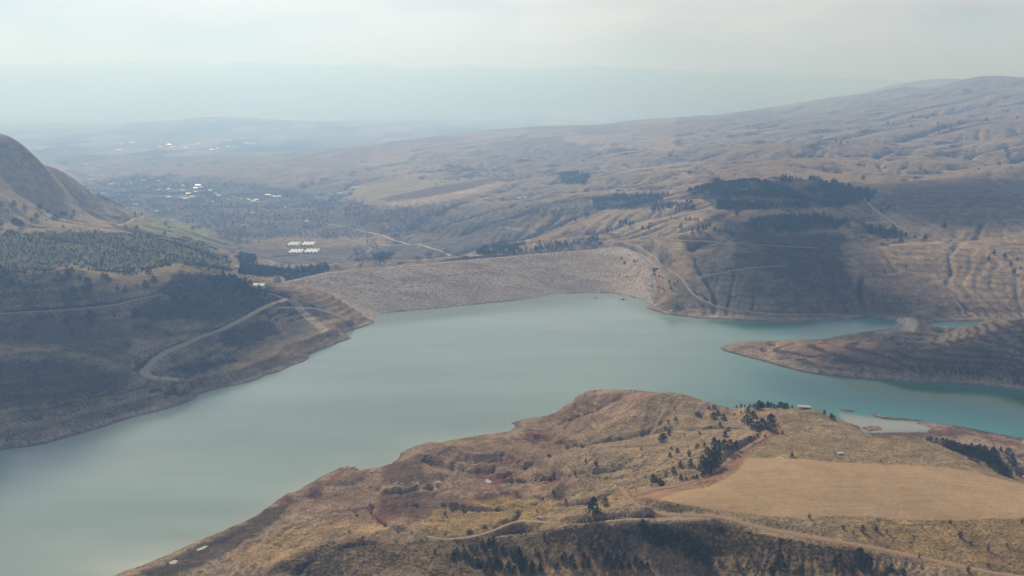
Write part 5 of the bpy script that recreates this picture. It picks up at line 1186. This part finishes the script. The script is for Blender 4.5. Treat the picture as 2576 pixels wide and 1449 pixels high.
# --- white water tank on the plateau grass
p = cast([(3000+483/1.705)*0.644], [(1400+640/1.705)*0.644])[0]
tk = empty('water_tank', tuple(p), 0.1, 'white cylindrical water tank lying on the grass behind the stubble field', 'tank')
def lathe_x(prof_, n_=16):
    v = [(x, r_*math.cos(6.283*i/n_), 1.25+r_*math.sin(6.283*i/n_)) for x, r_ in prof_ for i in range(n_)]
    f = [(k_*n_+i, k_*n_+(i+1) % n_, (k_+1)*n_+(i+1) % n_, (k_+1)*n_+i) for k_ in range(len(prof_)-1) for i in range(n_)]+[tuple(range(n_)), tuple(range((len(prof_)-1)*n_, len(prof_)*n_))]
    return v, f
m = MB(); m.add(*lathe_x([(-2.5,.55),(-2.3,.95),(-2.1,1.05),(2.1,1.05),(2.3,.95),(2.5,.55)])); link('barrel', m.mesh('barrel', M_CARW), tk)
for sx in (-1.5, 1.5):
    m = MB(); m.box(sx-.15, sx+.15, -.8, .8, -.1, .6); link('cradle', m.mesh('cradle', M_CONC), tk)
# --- ruined hut on the plateau rim
for st in range(16):
    p = cast([(3000+240/1.705)*0.644], [(1400+322/1.705)*0.644+1.5*st])[0]
    if p[2] > 45: break
ht_ = empty('stone_hut', tuple(p), -0.15, 'low ruined hut with a flat slab roof on the plateau rim above the water', 'hut')
for nm_, a in (('wall', (-6,-5.6,-2.5,2.5,-1,2.2)), ('wall', (5.6,6,-2.5,2.5,-1,1.9)), ('wall', (-5.6,5.6,2.1,2.5,-1,2.1)), ('wall', (-5.6,-1.5,-2.5,-2.1,-1,2.1))):
    m = MB(); m.box(*a); link(nm_, m.mesh(nm_, M_CONC), ht_)
m = MB(); m.box(-6.8, 6.6, -3.0, 3.0, 2.25, 2.7); link('roof_slab', m.mesh('roof_slab', M_ROCK), ht_)
# --- staff gauge and fence posts
p = cast([c6(2097,858)[0]], [c6(2097,858)[1]])[0]
gp = empty('marker_post', tuple(p), 0, 'tall white marker post on the shaded far slope', 'post'); m = MB(); m.box(-.35, .35, -.35, .35, -1, 7.5); link('shaft', m.mesh('shaft', M_CARW), gp); m = MB(); m.box(-.8, .8, -.8, .8, -1.2, .3); link('foot', m.mesh('foot', M_CONC), gp)
pm_ = MB(); pm_.box(-.12, .12, -.12, .12, -.5, 3.2); pm_ = pm_.mesh('shaft', M_WOOD); pc_ = MB(); pc_.box(-.5, .5, -.06, .06, 2.7, 2.9); pc_ = pc_.mesh('crossbar', M_WOOD)
for a, b in crop_px if False else [(260,1110),(292,1105),(455,1092),(700,1088),(735,1088),(915,1085),(952,1084),(1115,1100)]:
    q = ((2000+a/1.705)*0.644, (1400+b/1.705)*0.644); p = cast([q[0]], [q[1]])[0]
    r = empty('fence_post', tuple(p), random.uniform(-.2, .2), 'thin wooden post standing along the lower pale track', 'post', 'posts along the lower track'); link('shaft', pm_, r); link('crossbar', pc_, r)
# --- radio mast on the far right skyline
p = cast([(3000+1508/2.415)*0.644], [(200+244/2.415)*0.644])[0]
if not np.isnan(p[0]):
    r = empty('radio_mast', tuple(p), 0, 'thin lattice radio mast on the far right skyline', 'mast'); Hm = 90
    for i in range(3):
        a = 6.283*i/3; m = MB(); c_, s_ = math.cos(a), math.sin(a)
        m.add([(5*c_-.7,5*s_-.7,-3),(5*c_+.7,5*s_-.7,-3),(5*c_+.7,5*s_+.7,-3),(5*c_-.7,5*s_+.7,-3),(c_-.5,s_-.5,Hm),(c_+.5,s_-.5,Hm),(c_+.5,s_+.5,Hm),(c_-.5,s_+.5,Hm)], [(0,1,5,4),(1,2,6,5),(2,3,7,6),(3,0,4,7),(4,5,6,7)]); link('leg', m.mesh('leg', M_STEEL), r)
    m = MB()
    for z_ in range(0, Hm, 9):
        q_ = 5-4*z_/Hm; m.box(-q_, q_, -.4, .4, z_, z_+.8)
    link('brace', m.mesh('brace', M_STEEL), r)

# --- boulders
def rock_mesh(seed):
    import bmesh
    bm = bmesh.new(); bmesh.ops.create_icosphere(bm, subdivisions=2, radius=1.0); co = np.array([v.co[:] for v in bm.verts]); f = np.array([[v.index for v in q.verts] for q in bm.faces]); bm.free()
    d = 1+0.35*noise(co[:, 0]*1.2+seed*3, co[:, 1]*1.2+co[:, 2], seed)+0.15*noise(co[:, 0]*3+seed, co[:, 2]*3, seed+9); co = co*d[:, None]*np.array([1, .75, .6]); co = np.round(co*3.5)/3.5*0.5+co*0.5
    return mesh_np('boulder', co, f, M_ROCK, False, None, False).data
RK = [rock_mesh(s) for s in range(5)]
def rocks(cx, cy, w, h, n_, label, group, size=(0.8, 2.0)):
    for i in range(n_):
        q = ((cx+random.uniform(-w, w)/2), (cy+random.uniform(-h, h)/2)); p = cast([q[0]], [q[1]])[0]
        if np.isnan(p[0]): continue
        o = link('boulder', random.choice(RK)); s_ = random.uniform(*size); o.location = (p[0], p[1], p[2]+s_*0.15); o.scale = (s_, s_, s_); o.rotation_euler = (0, 0, random.uniform(0, 6)); tag(o, label, 'boulder', group)
def cb(a, b): return ((1200+a/1.705)*0.644, (1400+b/1.705)*0.644)
rocks(*cb(468,748), 38, 9, 22, 'pale boulder in the heap on the water edge of the peninsula', 'boulder heap at the water edge')
rocks(*cb(600,845), 22, 13, 14, 'boulder in the left heap inland behind the water edge', 'left inland boulder heap')
rocks(*cb(725,842), 18, 9, 12, 'dark boulder in the right heap inland', 'right inland boulder heap')
rocks(*cb(285,732), 26, 9, 12, 'jagged boulder on the small dark point jutting into the lake', 'boulders on the small point', (1.0, 2.6))
rocks(*cb(1540,1066), 18, 6, 5, 'whitish boulder beside the lower track near the pale bank', 'whitish boulders by the lower track', (1.2, 2.2))
rocks((2000+750/1.705)*0.644, (1400+775/1.705)*0.644, 14, 3, 4, 'white boulder on the brushy rise above the red track', 'white boulders on the brushy rise', (1.2, 2.0))
rocks(*((2000+1150/1.705)*0.644, (1400+660/1.705)*0.644), 30, 14, 10, 'pale boulder on the slope between the junipers', 'boulders between the junipers', (0.8, 1.8))
rocks(*c2(1265,545), 16, 22, 10, 'whitish boulder in the stream bed below the dam', 'boulders in the stream bed', (3.0, 5.0))
rocks(*c2(1290,375), 52, 14, 24, 'tan boulder in the long heap under the gravel road', 'boulder heap under the gravel road', (2.0, 4.0))
CLOUDS = [(-150, 930, 50, 260, 200, 130, 3, 0.4), (330, 840, 50, 170, 110, 110, 5, 0.25), (560, 800, 45, 120, 80, 90, 6, 0.5),
          (2450, 500, 130, 600, 300, 130, 13, 0.15), (2030, 700, 50, 200, 260, 120, 17, -0.3), (2430, 905, 30, 300, 110, 120, 21, -0.1), (1980, 560, 105, 200, 120, 90, 23, 0)]
HAZE_D, HAZE_C, HAZE_G = 0.00020, (0.29, 0.51, 0.98), 0.40
# ------------------------------------------------------------------ clouds (they throw the soft shade over the hills) and the haze
def cloud_material():
    m = bpy.data.materials.new('cloud_vapour'); m.use_nodes = True; nn = m.node_tree.nodes; nn.clear()
    o = nn.new('ShaderNodeOutputMaterial'); v = nn.new('ShaderNodeVolumePrincipled')
    v.inputs['Density'].default_value = 0.010; v.inputs['Color'].default_value = (1, 1, 1, 1); v.inputs['Anisotropy'].default_value = 0.3
    m.node_tree.links.new(v.outputs[0], o.inputs['Volume']); return m
M_CLOUD = cloud_material()
CLOUD_Z = 4600.0
def cloud(px, py, z, rx, ry, thick, seed, rot=0):
    gx_, gy_, gz_ = P(px, py, z); L = (CLOUD_Z-gz_)/SDIR.z
    cx, cy = gx_+SDIR.x*L, gy_+SDIR.y*L
    import bmesh
    bm = bmesh.new(); bmesh.ops.create_icosphere(bm, subdivisions=5, radius=1.0)
    co = np.array([v.co[:] for v in bm.verts])
    d = 1+0.28*noise(co[:, 0]*1.3+seed, co[:, 1]*1.3+co[:, 2], seed)+0.16*noise(co[:, 0]*3.1+co[:, 2], co[:, 1]*3.1+seed, seed+1)+0.08*noise(co[:, 0]*7+seed, co[:, 1]*7+co[:, 2]*3, seed+2)
    co = co*d[:, None]
    x = co[:, 0]*rx; y = co[:, 1]*ry; zc = np.where(co[:, 2] > 0, co[:, 2]*thick, co[:, 2]*thick*0.5)
    c, s = math.cos(rot), math.sin(rot)
    f = np.array([[v.index for v in fc.verts] for fc in bm.faces]); bm.free()
    o = mesh_np('cloud', np.stack([x*c-y*s+cx, x*s+y*c+cy, zc+CLOUD_Z], 1), f, M_CLOUD, True); tag(o, kind='stuff'); return o
for a in CLOUDS: cloud(*a)

hz = bpy.data.materials.new('haze_air'); hz.use_nodes = True; nn = hz.node_tree.nodes; nn.clear()
o_ = nn.new('ShaderNodeOutputMaterial'); v_ = nn.new('ShaderNodeVolumePrincipled')
v_.inputs['Density'].default_value = HAZE_D; v_.inputs['Color'].default_value = (*HAZE_C, 1)
v_.inputs['Absorption Color'].default_value = (0.7, 0.7, 0.7, 1); v_.inputs['Anisotropy'].default_value = HAZE_G
hz.node_tree.links.new(v_.outputs[0], o_.inputs['Volume'])
bx0, bx1, by0, by1, bz0, bz1 = -34000, 34000, -500, 40000, float(Z.min())-3, float(Z.max())+20
vs = [(x, y, z) for x in (bx0, bx1) for y in (by0, by1) for z in (bz0, bz1)]
haze = mesh_py('haze', vs, [(0,1,3,2),(4,6,7,5),(0,4,5,1),(2,3,7,6),(0,2,6,4),(1,5,7,3)], hz); tag(haze, kind='stuff')
